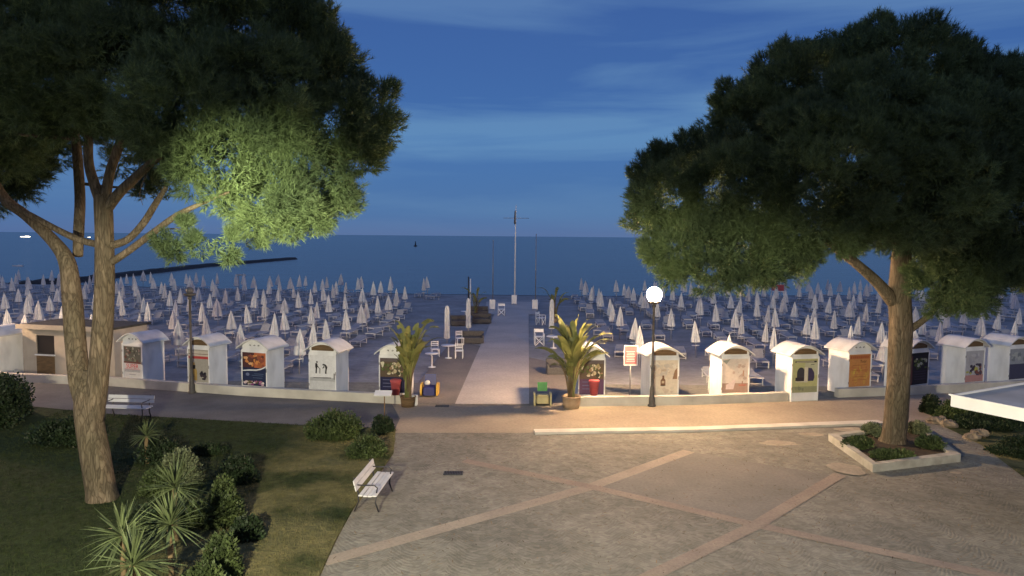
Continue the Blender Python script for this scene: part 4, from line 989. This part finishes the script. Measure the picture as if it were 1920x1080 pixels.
def lounger_proto(back=.50):
    o = thing('sun_lounger', 'x', 'sun lounger', (0, 0, -50), 0, 'white sun loungers under the beach umbrellas')
    mb = MB(); fm = M['frame']
    for s in (-1, 1): mb.box((s * .31, 0, .34), (.045, 1.85, .05), fm)
    mb.box((0, -.92, .34), (.58, .045, .05), fm); mb.box((0, .90, .34), (.58, .045, .05), fm)
    for yy in (-.80, .70):
        for s in (-1, 1): mb.box((s * .31, yy, .155), (.04, .04, .32), fm)
        mb.box((0, yy, .06), (.58, .03, .03), fm)
    mb.build('frame', o)
    mb = MB(); pts = [(-.88, .385), (-.3, .36), (.25, .375), (.86 if back < .6 else .72, back)]
    vv = []; 
    for (y, z) in pts: vv += [(-.285, y, z), (.285, y, z), (-.285, y, z - .02), (.285, y, z - .02)]
    fs = []
    for k in range(3):
        a = k * 4; fs += [(a, a + 1, a + 5, a + 4), (a + 2, a + 6, a + 7, a + 3), (a, a + 4, a + 6, a + 2), (a + 1, a + 3, a + 7, a + 5)]
    fs += [(0, 2, 3, 1), (12, 13, 15, 14)]
    mb.add(vv, fs, M['sling']); mb.build('sling', o)
    return o
LG = lounger_proto(); LGK = kidtree(LG)
LG2 = lounger_proto(.80); LGK2 = kidtree(LG2); first2 = False
far_lounge = MB()
cands = []
def in_frame(p, z=1.0, mg=25):
    v = cam_rot.transposed() @ (Vector((p[0], p[1], z)) - CAM)
    if v.z > -1: return None
    px = 960 + F * v.x / -v.z; py = 540 - F * v.y / -v.z
    return (px, py) if -mg < px < 1920 + mg else None
r2 = random.Random(5)
umb = []
for side in (-1, 1):
    for row in range(0, 17):
        dpt = 34.6 + 3.25 * row
        for c in range(0, 19):
            x0 = (-10.9 - 3.6 * c) if side < 0 else (6.6 + 3.6 * c)
            x = x0 + D.x * dpt - 0.35 + r2.uniform(-.35, .35); y = dpt + r2.uniform(-.5, .5) + (0.02 * abs(x))
            if y > shore_y(x) - 7.5: continue
            f = in_frame((x, y))
            if f is None: continue
            if row == 0 and (c + (side > 0)) % 2: continue
            if r2.random() < .09: continue
            if side < 0 and y < 37.5 and 0 < f[0] < 330: continue
            if y < wall_y(x) + 2.6: continue
            umb.append((y, x, side, row, c))
umb.sort()
used = [False] * 5; nl = 0; lfirst = False; nfar = 0
rng_l = []
for (y, x, side, row, c) in umb:
    k = r2.choices((0, 1, 2, 3, 4), (5, 3, 2, 2, 3))[0]
    z = 0.0
    lab = 'closed white umbrella, %s row behind the cabins, %s column %s of the walkway' % (words[row], words[c], 'left' if side < 0 else 'right')
    q_ = r2.uniform(.88, 1.08); sc = (q_, q_, r2.uniform(.90, 1.06))
    if not used[k]:
        used[k] = True; o = U[k]; o.location = (x, y, z); o['label'] = lab; o.rotation_euler.z = r2.uniform(0, 6)
    else:
        o = dup(U[k], UK[k], (x, y, z), r2.uniform(0, 6), lab, sc)
    o.rotation_euler.x = r2.gauss(0, .035); o.rotation_euler.y = r2.gauss(0, .035)
    for s in (-1, 1):
        if r2.random() < .16: continue
        lx, ly = x + s * .85 + r2.uniform(-.1, .1), y + r2.uniform(-.5, .2)
        if r2.random() < .12: an = r2.uniform(-.9, .9)
        else: an = r2.uniform(-.12, .12) + R(-4)
        if in_frame((lx, ly), .4, 10) is None: continue
        ll = 'white lounger %s the umbrella in %s row, %s column %s of the walkway' % ('left of' if s < 0 else 'right of', words[row], words[c], 'left' if side < 0 else 'right')
        if nl < 300:
            nl += 1
            if not lfirst:
                lfirst = True; LG.location = (lx, ly, 0); LG.rotation_euler.z = an; LG['label'] = ll
            elif r2.random() < .18:
                ll = ll.replace('white lounger', 'raised-back lounger')
                if not first2: first2 = True; LG2.location = (lx, ly, 0); LG2.rotation_euler.z = an; LG2['label'] = ll
                else: dup(LG2, LGK2, (lx, ly, 0), an, ll)
            else: dup(LG, LGK, (lx, ly, 0), an, ll)
        else:
            nfar += 1; T = Matrix.Translation((lx, ly, 0)) @ Matrix.Rotation(an, 4, 'Z'); far_lounge.X = T
            for s2 in (-1, 1):
                far_lounge.box((s2 * .31, 0, .34), (.045, 1.85, .05), M['frame'])
                for yy in (-.8, .7): far_lounge.box((s2 * .31, yy, .155), (.04, .04, .32), M['frame'])
            far_lounge.box((0, 0, .372), (.56, 1.8, .03), M['sling'])
if nfar: tag(far_lounge.build('distant_loungers'), 'far rows of white sun loungers near the water, too many to count', 'sun loungers', 'white sun loungers under the beach umbrellas', 'stuff')
print('umbrellas', len(umb), 'loungers', nl, 'far', nfar)

# ------------------------------------------------------------------ street lamps
def lamp(px, py, lit, label, loc=None):
    p = loc or gp(px, py); o = thing('street_lamp', label, 'street lamp', (p.x, p.y, 0), 0, 'street lamps along the promenade')
    mb = MB(); m = M['postm']
    mb.lathe([(.17, 0), (.17, .06), (.13, .10), (.125, .35), (.10, .42), (.085, .75), (.06, .85), (.055, 1.5), (.07, 1.53), (.07, 1.58), (.05, 1.62), (.045, 4.0), (.08, 4.04), (.08, 4.1), (.05, 4.14)], m, 16); mb.build('post', o)
    mb = MB(); mb.lathe([(.08, 4.14), (.23, 4.19), (.25, 4.24), (.25, 4.27), (.12, 4.275)], m, 16); mb.build('lamp_collar', o)  # collar made wide to block light falling close to the post
    mb = MB(); rr = .30 if lit else .16; mb.lathe([(max(.01, rr * math.sin(R(a))), 4.24 + rr * .97 - rr * math.cos(R(a))) for a in range(22, 181, 12)], M['glow'] if lit else M['globeoff'], 20); mb.build('lamp_globe', o)
    return o
lamp(1222, 762, True, 'lit street lamp with glowing globe in front of the bottle poster cabin')
lamp(360, 737, False, 'dark unlit street lamp in front of the red banded poster cabin')
lamp(0, 0, True, 'lit street lamp beyond the left picture edge, beside the hut', Vector((-29.5, 33.0, 0)))

# ------------------------------------------------------------------ benches
def bench(loc, rz, label, L_=1.75):
    o = thing('park_bench', label, 'bench', loc, rz, 'white park benches with black iron ends')
    mb = MB()
    for k in range(4): mb.bbox((0, -.24 + k * .115, .445 + (0.012 if k in (0, 3) else 0)), (L_, .10, .03), M['plastic'], .008)
    mb.build('seat', o)
    mb = MB(); rt = Matrix.Rotation(R(-14), 3, 'X')
    for k in range(2): mb.box((0, .225 + k * .035, .62 + k * .135), (L_, .025, .12), M['plastic'], rt)
    mb.build('backrest', o)
    for s in (-1, 1):
        x = s * (L_ / 2 - .18); mb = MB()
        mb.tube([(x, -.30, 0), (x, -.22, .22), (x, -.24, .42)], .022, M['dark'], 8)
        mb.tube([(x, .30, 0), (x, .20, .25), (x, .20, .44), (x, .31, .84)], .022, M['dark'], 8)
        mb.tube([(x, -.26, .415), (x, .22, .41)], .02, M['dark'], 8)
        mb.tube([(x, -.24, .42), (x, -.27, .60), (x, -.20, .66), (x, 0, .655), (x, .24, .66)], .018, M['dark'], 8)
        mb.build('leg_frame', o)
    return o
a = gp(700, 968); b = gp(735, 912)
bv = (gp(735, 905) - gp(690, 965)); rzb = math.atan2(bv.y, bv.x)
bc = gp(699, 945); bench((-3.47, 18.0, .03), R(86), 'near white bench on the edge of lawn and cobbled square', 1.8)
bc = gp(240, 788); bench((bc.x, bc.y, .055), R(-4) , 'far white bench behind the left pine trunk facing the square', 1.75)

# ------------------------------------------------------------------ palms in pots (paddle leaves)
def paddle_plant(px, py, label, leaves, pot_r, pot_h, seedv, RS=1.0, pm=None):
    p = gp(px, py); o = thing('potted_palm', label, 'potted plant', (p.x, p.y, 0.0), 0, 'large leafy plants in round pots at the beach entrance')
    if pot_r:
        mb = MB(); mb.lathe([(pot_r * .86, 0), (pot_r * .96, pot_h * .5), (pot_r, pot_h - .06), (pot_r * 1.05, pot_h - .05), (pot_r * 1.05, pot_h), (pot_r * .92, pot_h), (pot_r * .9, pot_h - .08), (.02, pot_h - .08)], pm or M['pot'], 28); pt = mb.build('pot', o)
    r_ = random.Random(seedv); mbs = MB(); Vv = []; Ff = []
    for i, (az, reach, ht, bl) in enumerate(leaves):
        az = R(az + r_.uniform(-8, 8)); reach *= RS; d = Vector((math.cos(az), math.sin(az), 0)); b0 = Vector((r_.uniform(-.10, .10), r_.uniform(-.10, .10), pot_h - .1))
        P = []
        for q in range(15):
            t = q / 14
            P.append(b0 + d * reach * (t ** 1.9) + Vector((0, 0, ht * (1.35 * t - .35 * t ** 3.2)))) if reach < .9 else P.append(b0 + d * reach * (t ** 1.7) + Vector((0, 0, ht * (1.75 * t - .80 * t ** 2.6))))
        s0 = 6
        mbs.tube(P[:s0 + 2], [.05 * (1 - .09 * q) for q in range(s0 + 2)], M['banana'] if i % 2 else M['stem'], 7)
        side = d.cross(Vector((0, 0, 1))).normalized(); tw = r_.uniform(-.7, .7)
        k0 = len(Vv)
        nseg = len(P) - s0
        for q in range(s0, len(P)):
            t = (q - s0) / (nseg - 1); tg = (P[min(q + 1, 14)] - P[q - 1]).normalized()
            sd = (side * math.cos(tw) + tg.cross(side) * math.sin(tw)); nr = sd.cross(tg)
            ww = bl * (math.sin(math.pi * min(1, t * .93 + .07)) ** .6) * (1 + r_.uniform(-.12, .12))
            Vv += [P[q] - sd * ww + nr * ww * .35 - Vector((0, 0, .25 * ww)), P[q], P[q] + sd * ww + nr * ww * .35 - Vector((0, 0, .25 * ww))]
        for q in range(nseg - 1):
            a_ = k0 + q * 3
            if r_.random() > .12: Ff.append((a_, a_ + 1, a_ + 4, a_ + 3))
            if r_.random() > .12: Ff.append((a_ + 1, a_ + 2, a_ + 5, a_ + 4))
    np_mesh('leaves', np.array([tuple(v) for v in Vv]), np.array(Ff), M['banana'], o, True)
    mbs.build('leaf_stalks', o)
    return o
lv = [(5, 1.5, 2.7, .17), (-20, 1.35, 2.4, .16), (20, 1.7, 2.35, .15), (30, 1.0, 3.0, .16), (60, .4, 3.35, .15), (100, .3, 3.1, .16), (150, .7, 3.3, .16), (170, .95, 2.9, .16), (185, 1.3, 2.1, .15), (200, 1.0, 1.8, .13),
      (230, .6, 2.3, .15), (250, .5, 1.7, .13), (290, .45, 2.5, .15), (320, .8, 2.6, .16), (340, .6, 3.2, .15), (210, .8, 2.6, .14), (0, .5, 2.4, .14), (90, .2, 2.7, .12), (135, .5, 2.2, .14), (270, .3, 1.4, .10), (190, .5, 1.3, .10), (350, 1.0, 3.0, .15), (240, .3, 3.0, .14), (45, .6, 2.0, .12)]
paddle_plant(1071, 765, 'tall paddle-leaved plant in a tan pot, right of the entrance', lv + [(a + 13, r * .85 + .1, h * .82, b) for a, r, h, b in lv[:18]], .36, .50, 3, RS=1.12)
lv2 = [(0, .75, 3.0, .15), (20, .7, 3.2, .14), (60, .3, 3.0, .16), (100, .3, 2.8, .15), (150, .5, 3.1, .15), (180, .55, 2.9, .16), (200, .5, 2.5, .15), (230, .4, 2.2, .15), (260, .3, 2.7, .16), (290, .3, 3.0, .15), (320, .4, 2.0, .14), (340, .55, 2.4, .14),
       (10, .9, 2.5, .13), (170, .4, 1.8, .12), (280, .2, 1.6, .12), (300, .25, 2.4, .14), (240, .2, 1.4, .12), (35, .5, 2.3, .13), (120, .2, 2.0, .12)]
paddle_plant(765, 762, 'tall narrow paddle-leaved plant in a brown pot, left of the entrance', lv2 + [(a + 17, r * .8, h * .85, b) for a, r, h, b in lv2], .30, .42, 8, RS=1.6, pm=M['wood'])
lv3 = [(k * 36, .9 + .3 * (k % 2), 1.6 + .4 * (k % 3), .10) for k in range(10)]
paddle_plant(893, 597, 'small dark palm on the sand left of the far terrace', lv3, .25, .3, 12)
paddle_plant(1040, 604, 'small dark palm on the sand right of the far terrace', [(a, r * 1.2, h * 1.1, .12) for a, r, h, _ in lv3], .25, .3, 14)

# ------------------------------------------------------------------ small things at the entrance
def put(name, label, cat, px, py, group=None, rz=0, z=0.014):
    p = gp(px, py, z); return thing(name, label, cat, (p.x, p.y, z), rz, group)
o = put('children_ride', 'small blue children ride with yellow sides beside the left palm pot', 'toy ride', 806, 741)
mb = MB(); mb.bbox((0, 0, .24), (.52, .7, .36), M['blue'], .05); mb.box((0, .25, .62), (.48, .10, .5), M['blue'], Matrix.Rotation(R(-12), 3, 'X')); mb.build('seat', o)
mb = MB(); mb.lathe([(.02, 0), (.09, .02), (.11, .09), (.08, .17), (.02, .2)], M['plastic'], 12, (-.08, -.18, .48)); mb.build('headrest', o)
for s in (-1, 1):
    mb = MB(); pf = [(-.36, .06), (.30, .06), (.36, .3), (.26, .52), (-.1, .56), (-.3, .5), (-.38, .3)]
    vv = [(s * .30, a, b) for a, b in pf] + [(s * .38, a, b) for a, b in pf]; n = len(pf)
    mb.add(vv, [tuple(range(n)), tuple(range(2 * n - 1, n - 1, -1))] + [(i, (i + 1) % n, n + (i + 1) % n, n + i) for i in range(n)], M['yellow']); mb.build('side_panel', o)
o = put('children_ride', 'small cream children ride with green backrest at the walkway right edge', 'toy ride', 1017, 757)
mb = MB(); mb.bbox((0, 0, .22), (.50, .6, .30), M['cream'], .05); mb.box((0, -.28, .40), (.44, .04, .06), M['cream']); mb.build('seat', o)
mb = MB(); mb.box((0, .22, .66), (.40, .07, .36), M['green'], Matrix.Rotation(R(-10), 3, 'X')); mb.build('backrest', o)
for s in (-1, 1):
    mb = MB(); pf = [(-.30, 0), (.30, 0), (.30, .36), (.2, .46), (-.2, .48), (-.30, .40)]
    vv = [(s * .29, a, b) for a, b in pf] + [(s * .36, a, b) for a, b in pf]; n = len(pf)
    mb.add(vv, [tuple(range(n)), tuple(range(2 * n - 1, n - 1, -1))] + [(i, (i + 1) % n, n + (i + 1) % n, n + i) for i in range(n)], M['cream']); mb.build('side_panel', o)
o = put('white_box', 'small white box standing beside the left palm pot', 'box', 776, 759)
mb = MB(); mb.bbox((0, 0, .2), (.30, .26, .40), M['plastic'], .02); mb.build('box_body', o)
mb = MB(); mb.box((0, -.006, .36), (.24, .27, .012), M['metal']); mb.build('box_lid', o)
for px, lab in ((744, 'red litter bin in front of the food poster left of the entrance'), (1112, 'red litter bin in front of the food poster right of the entrance')):
    g = gp(px, 741, .3)
    o = thing('litter_bin', lab, 'litter bin', (g.x, g.y - .28, .38), 0, 'red litter bins beside the entrance')
    mb = MB(); mb.lathe([(.15, 0), (.205, .52), (.22, .53), (.22, .57), (.19, .57), (.18, .50), (.02, .48)], M['red'], 20); mb.build('bin_body', o)
    mb = MB(); mb.lathe([(.225, .57), (.225, .60), (.20, .62), (.15, .63)], M['red'], 20); mb.build('bin_rim', o)
# pink notice on a post
o = put('notice_sign', 'pink notice board on a thin post between two cabins', 'sign', 1181, 742, z=.01)
mb = MB(); mb.tube([(0, 0.03, -.02), (0, .03, 1.6)], .03, M['metal'], 10); mb.build('post', o)
mb = MB(); mb.box((0, 0, 1.75), (.54, .03, .80), M['pinkpaint']); bd_ = mb.build('board', o)
mb = MB()
for s in (-1, 1): mb.box((s * .28, -.005, 1.75), (.03, .05, .86), M['white']); mb.box((0, -.005, 1.75 + s * .415), (.53, .048, .03), M['white'])
for k in range(7): mb.box((0, -.018, 1.50 + k * .07), (.38 - .04 * (k % 3), .003, .012), M['white'])
mb.build('board_frame', bd_)
# little white plaque sign on post near the shrub
p = gp(721, 790); o = thing('plaque_sign', 'small tilted white plaque on a thin post behind the lawn shrubs', 'sign', (p.x, p.y, 0))
mb = MB(); mb.tube([(0, 0, 0), (0, 0, .98)], .02, M['wood'], 8); mb.build('post', o)
mb = MB(); mb.box((-.05, 0, 1.04), (.62, .34, .035), M['plastic'], Matrix.Rotation(R(22), 3, 'X')); mb.build('plaque', o)
# drain grates
def grate(px, py, lab, m=None, s=(.55, .26)):
    g = gp(px, py); o = thing('drain_grate', lab, 'drain grate', (g.x, g.y, .012)); mb = MB()
    mb.box((0, -s[1] / 2, .008), (s[0], .03, .02), M['dark']); mb.box((0, s[1] / 2, .008), (s[0], .03, .02), M['dark'])
    for k in range(12): mb.box((-s[0] / 2 + .02 + k * (s[0] - .04) / 11, 0, .006), (.022, s[1] - .034, .014), M['dark'])
    mb.build('bars', o)
    mb = MB(); mb.box((0, 0, -.002), (s[0], s[1], .006), M['soil']); mb.build('pit', o)
grate(850, 888, 'dark rectangular drain grate in the cobbled square')
grate(829, 762, 'dark rectangular drain grate at the walkway foot')
# A-boards and X-frame chairs, far end
for px, py, lab in ((923, 581, 'white board left of the walkway end'), (964, 571, 'white board at the foot of the mast'), (1003, 581, 'white board right of the walkway end')):
    g = gp(px, py, .05); o = thing('white_board', lab, 'board', (g.x, g.y, .02), 0, 'white boards at the end of the walkway')
    mb = MB(); mb.bbox((0, 0, .55), (.52, .10, .86), M['white'], .02); mb.build('board', o)
    mb = MB()
    for s in (-1, 1): mb.box((s * .2, .05, .06), (.05, .4, .10), M['metal'])
    mb.build('feet', o)
def xchair(px, py, lab, rz=0, s=1.0):
    g = gp(px, py, .02); o = thing('folding_chair', lab, 'folding chair', (g.x, g.y, .02), rz, 'white cross-legged folding chairs'); o.scale = (s, s, s)
    for y_ in (-.25, .25):
        mb = MB(); mb.tube([(-.27, y_, 0), (.27, y_, .52)], .022, M['white'], 8); mb.tube([(.27, y_ * .9, 0), (-.27, y_ * .9, .52)], .022, M['white'], 8)
        mb.build('leg_frame', o)
    mb = MB(); mb.box((0, 0, .54), (.58, .5, .03), M['white']); mb.build('seat', o)
    mb = MB()
    for s_ in (-1, 1): mb.tube([(s_ * .28, .26, 0), (s_ * .28, .30, 1.0)], .022, M['white'], 8); mb.tube([(s_ * .28, -.26, 0), (s_ * .28, -.26, .74), (s_ * .28, .28, .74)], .02, M['white'], 8)
    mb.box((0, .30, .88), (.56, .02, .20), M['white']); mb.build('backrest', o)
xchair(940, 591, 'white cross-legged chair on the walkway left side near the far end')
xchair(1014, 609, 'white cross-legged chair turned sideways, right of the walkway', R(60))
xchair(1011, 647, 'nearest white cross-legged chair at the walkway right edge', R(4))
# closed tall parasols
def tallparasol(px, py, lab, h=2.3):
    g = gp(px, py, .02); o = thing('cafe_parasol', lab, 'parasol', (g.x, g.y, 0), 0, 'closed tall parasols by the walkway')
    mb = MB(); mb.lathe([(.26, 0), (.26, .06), (.05, .08)], M['concrete'], 16); mb.build('base', o)
    mb = MB(); mb.lathe([(.03, .05), (.03, .5)], M['metal'], 8); mb.build('pole', o)
    mb = MB(); mb.lathe([(.11, .42), (.17, .46), (.15, 1.0), (.14, 1.6), (.13, h - .3), (.09, h - .08), (.02, h)], M['cloth'], 32, star=.14, ns=8); mb.build('canopy', o)
tallparasol(838, 647, 'closed pale parasol beside the cafe table left of the walkway', 2.5)
tallparasol(878, 626, 'closed pale parasol by the dark stacked seats left of the walkway', 2.5)
tallparasol(1034, 628, 'closed pale parasol right of the walkway behind the right palm', 2.5)
def table(px, py, lab, r=.42, h=.74):
    g = gp(px, py, .02); o = thing('cafe_table', lab, 'table', (g.x, g.y, 0), 0, 'white cafe tables by the walkway')
    mb = MB(); mb.lathe([(r - .02, h - .03), (r, h - .02), (r, h), (.02, h + .004)], M['white'], 20); mb.build('table_top', o)
    mb = MB(); mb.lathe([(.22, 0), (.2, .03), (.04, .05), (.03, h - .03)], M['white'], 12); mb.build('pedestal', o)
table(841, 671, 'white round cafe table between two white chairs'); table(810, 688, 'nearest white round cafe table left of the walkway', .36)
table(1038, 652, 'white round cafe table right of the walkway under the palm leaves', .45); table(873, 600, 'white far cafe table by the dark seats', .4)
def wchair(px, py, lab, rz=0):
    g = gp(px, py, .02); o = thing('cafe_chair', lab, 'chair', (g.x, g.y, 0), rz, 'white cafe chairs left of the walkway')
    mb = MB(); mb.bbox((0, 0, .44), (.46, .44, .04), M['white'], .01); mb.build('seat', o)
    for a_ in (-1, 1):
        for b_ in (-1, 1):
            mb = MB(); mb.box((a_ * .2, b_ * .19, .21), (.035, .035, .42), M['white']); mb.build('leg', o)
    mb = MB()
    for a_ in (-1, 1): mb.box((a_ * .2, .2, .66), (.03, .03, .42), M['white'])
    for k in range(3): mb.box((0, .2, .62 + k * .10), (.37, .02, .05), M['white'])
    mb.build('backrest', o)
wchair(861, 671, 'white chair right of the cafe table by the closed parasol', R(180)); wchair(816, 668, 'white chair left of the cafe table by the closed parasol', R(15)); wchair(862, 646, 'white chair behind the cafe table, beside the dark seats', R(20))
def sofa(px, py, lab, w_=1.5):
    g = gp(px, py, .02); o = thing('wicker_seat', lab, 'lounge seat', (g.x, g.y, 0), R(random.uniform(-10, 10)), 'dark wicker seats by the walkway')
    mb = MB(); mb.bbox((0, 0, .2), (w_, .7, .36), M['cushion'], .04); mb.build('seat', o)
    mb = MB(); mb.bbox((0, .32, .55), (w_, .14, .34), M['cushion'], .03); mb.build('backrest', o)
    for s in (-1, 1):
        mb = MB(); mb.bbox((s * (w_ / 2 - .06), -.05, .46), (.12, .6, .16), M['cushion'], .03); mb.build('armrest', o)
sofa(885, 642, 'dark wicker seat nearest the walkway left edge'); sofa(864, 609, 'dark wicker seat left of the far closed parasol', 1.6); sofa(903, 605, 'dark wicker seat between far parasol and walkway', 1.5)
sofa(896, 590, 'farthest dark wicker seat under the small left palm', 1.8); sofa(1045, 700, 'dark wicker seat behind the right palm pot', 1.1)
# dark boards flat by A-frame trestle near cabins
for px, py, rzv, lab in ((523, 715, 0.3, 'folded white deckchair leaning beside the orange and navy poster cabin'), (644, 715, .2, 'folded white deckchair leaning beside the two figures cabin'), (1338, 735, -.2, 'folded white deckchair leaning left of the room poster cabin'), (1868, 690, .8, 'white deckchair tipped up between the two rightmost cabins')):
    g = gp(px, py); o = thing('deckchair', lab, 'deckchair', (g.x, g.y, .01), rzv)
    mb = MB()
    for s in (-1, 1): mb.tube([(s * .24, -.22, 0), (s * .20, .05, 1.05)], .018, M['white'], 8); mb.tube([(s * .22, .30, 0), (s * .20, .0, .85)], .018, M['white'], 8)
    mb.tube([(-.2, .05, 1.05), (.2, .05, 1.05)], .018, M['white'], 8); mb.build('frame', o)
    mb = MB(); mb.box((0, -.03, .72), (.36, .02, .5), M['sling'], Matrix.Rotation(R(-14), 3, 'X')); mb.build('sling', o)

# ------------------------------------------------------------------ masts
g = gp(965, 570, 0); o = thing('flag_mast', 'tall white mast with crossbar and furled flag at the walkway end', 'mast', (g.x, g.y, 0))
mh = 6.8 + (at(966, 384, g.y).z - 6.8)
mb = MB(); mb.tube([(0, 0, 0), (.02, 0, mh * .7), (.05, 0, mh)], [.085, .06, .03], M['white'], 10); mb.build('pole', o)
yb = at(966, 409, g.y).z
mb = MB(); mb.tube([(-1.2, 0, yb), (1.35, 0, yb)], .022, M['metal'], 6); mb.build('crossbar', o)
mb = MB(); mb.lathe([(.03, yb - .65), (.11, yb - .5), (.09, yb), (.06, yb + .6), (.04, yb + .75)], M['dark'], 12, (-.04, 0, 0), star=.2, ns=5); mb.build('flag', o)
for px, top, lab in ((924, 452, 'thin bare flagpole left of the tall mast'), (1004, 440, 'thin bare flagpole right of the tall mast')):
    g = gp(px, 566); hh = at(px, top, g.y).z; o = thing('flagpole', lab, 'flagpole', (g.x, g.y, 0), 0, 'thin flagpoles either side of the mast')
    mb = MB(); mb.tube([(0, 0, 0), (0, 0, hh)], [.055, .035], M['metal'], 8); mb.build('pole', o)
    mb = MB(); mb.lathe([(.01, hh - .01), (.06, hh + .04), (.01, hh + .1)], M['metal'], 10); mb.build('finial', o)
# beach posts, lifeguard tower
g = gp(448, 547); o = thing('loudspeaker_post', 'thin post with small crossarm near the water at the left', 'post', (g.x, g.y, 0)); hh = at(448, 514, g.y).z
mb = MB(); mb.tube([(0, 0, -.2), (0, 0, hh)], .05, M['metal'], 8); mb.build('post', o)
mb = MB(); mb.box((.3, 0, hh - .1), (1.1, .06, .12), M['metal']); mb.build('crossarm', o)
g = gp(1457, 570); o = thing('lifeguard_tower', 'red lifeguard tower near the water under the right pine', 'lifeguard tower', (g.x, g.y, 0))
for a_ in (-1, 1):
    for b_ in (-1, 1):
        mb = MB(); mb.tube([(a_ * .6, b_ * .5, -.1), (a_ * .45, b_ * .4, 1.3)], .05, M['white'], 8); mb.build('leg', o)
mb = MB(); mb.box((0, 0, 1.34), (1.1, 1.0, .08), M['white']); mb.build('platform', o)
mb = MB(); mb.box((0, -.42, 1.72), (1.0, .04, .62), M['red']); mb.box((-.48, 0, 1.72), (.04, .8, .62), M['red']); mb.box((.48, 0, 1.72), (.04, .8, .62), M['red']); mb.build('railing_panel', o)
mb = MB(); mb.box((0, 0, 2.6), (1.5, 1.3, .06), M['cloth']); 
for a_ in (-1, 1): mb.tube([(a_ * .45, .4, 1.36), (a_ * .45, .4, 2.58)], .03, M['white'], 6)
mb.build('sunroof', o)
# tower crowd at walkway end
g = gp(882, 566); o = thing('shore_post', 'dark post with pale pole rising behind the small left palm', 'post', (g.x - .2, g.y, 0))
mb = MB(); mb.tube([(0, 0, 0), (0, 0, 2.6)], .07, M['dark'], 8); mb.build('post', o)
mb = MB(); mb.tube([(.2, 0, 0), (.2, 0, 2.4)], .06, M['white'], 8); mb.build('pole', o)

# ------------------------------------------------------------------ jetty, boats, buoy
def jetty(pts, lab):
    P = [gp(x, y, SEAZ) for x, y in pts]; mb = MB(); n = 60
    Lf = []; 
    for k in range(n + 1):
        t = k / n * (len(P) - 1); i = min(int(t), len(P) - 2); p = P[i].lerp(P[i + 1], t - i)
        d = (P[i + 1] - P[i]).normalized(); nn = Vector((-d.y, d.x, 0))
        hgt = .55 + .15 * mnoise.noise(p * .6); wd = 1.6
        Lf.append([p - nn * (wd + .8) + Vector((0, 0, -.5)), p - nn * wd * .6 + Vector((0, 0, hgt)), p + nn * wd * .6 + Vector((0, 0, hgt)), p + nn * (wd + .8) + Vector((0, 0, -.5))])
    vv = [q for r_ in Lf for q in r_]; fs = []
    for k in range(n):
        for j in range(3): a_ = k * 4 + j; fs.append((a_, a_ + 1, a_ + 5, a_ + 4))
    fs += [(3, 2, 1, 0), (n * 4, n * 4 + 1, n * 4 + 2, n * 4 + 3)]
    mb.add(vv, fs, M['stone']); return tag(mb.build('jetty'), lab, 'jetty')
jetty([(30, 536), (150, 527), (215, 519), (380, 500), (548, 486)], 'long dark stone jetty running out into the sea at the left')
def boat(px, py, ln, lab, lights=True, name='ship', cat='ship'):
    g = gp(px, py, SEAZ); o = thing(name, lab, cat, (g.x, g.y, SEAZ), 0)
    h = ln * .07; mb = MB(); mb.xprism([(-ln / 2, 0), (ln * .45, 0), (ln / 2, h), (-ln * .52, h)], -ln * .08, ln * .08, M['white' if not lights else 'shiplight']); mb.build('hull', o)
    mb = MB(); mb.xprism([(-ln * .05, h + .01), (ln * .4, h + .01), (ln * .36, h * 1.7), (0, h * 1.7)], -ln * .05, ln * .05, M['shiplight'] if lights else M['white']); mb.build('cabin', o)
boat(48, 444.5, 13, 'brightly lit ship on the horizon at the far left')
boat(167, 445, 5, 'small lit ship far out between the left pine trunks')
boat(34, 499, 2.2, 'small pale boat on the calm sea at the far left', False, 'boat', 'boat')
g = gp(779, 462, SEAZ); o = thing('buoy', 'dark channel buoy on the sea left of the mast', 'buoy', (g.x, g.y, SEAZ))
mb = MB(); mb.lathe([(1.2, -.2), (1.2, .6), (.5, .8)], M['dark'], 12); mb.build('float', o)
mb = MB(); mb.lathe([(.5, .7), (.22, 3.0), (.3, 3.1), (.05, 3.4)], M['dark'], 8); mb.build('tower', o)

# ------------------------------------------------------------------ white flat roof at the right
zc = 3.0
A_ = gp(1786, 741, zc); B_ = gp(1920, 767, zc); u_ = (B_ - A_); u_.z = 0; u_.normalize(); v_ = Vector((-u_.y, u_.x, 0))
if v_.x < 0: v_ = -v_
o = thing('pavilion', 'white flat roofed pavilion corner reaching in at the right edge', 'pavilion', (A_.x, A_.y, 0), math.atan2(u_.y, u_.x))
Lr, Wr = 7.0, 4.5; sg = 1 if (v_.dot(Vector((-u_.y, u_.x, 0))) > 0) else -1
cx, cy = Lr / 2, sg * Wr / 2
mb = MB(); mb.box((cx, cy, zc - .10), (Lr - .10, Wr - .10, .16), M['canopytop']); mb.build('roof', o)
mb = MB(); fh = .30
mb.box((cx, 0, zc - fh / 2 + .02), (Lr + .04, .05, fh), M['canopywhite']); mb.box((cx, sg * Wr, zc - fh / 2 + .02), (Lr + .04, .05, fh), M['canopywhite'])
mb.box((-.0, cy, zc - fh / 2 + .018), (.05, Wr - .052, fh), M['canopywhite']); mb.box((Lr, cy, zc - fh / 2 + .018), (.05, Wr - .052, fh), M['canopywhite'])
mb.box((cx, -.03, zc + .012), (Lr + .12, .07, .035), M['canopywhite']); mb.build('fascia', o)
for a_, b_ in ((2.6, 1.6), (6.4, 1.6), (2.6, Wr - .4), (6.4, Wr - .4)):
    mb = MB(); mb.box((a_, sg * b_, (zc - .2) / 2), (.12, .12, zc - .2), M['canopywhite']); mb.build('post', o)
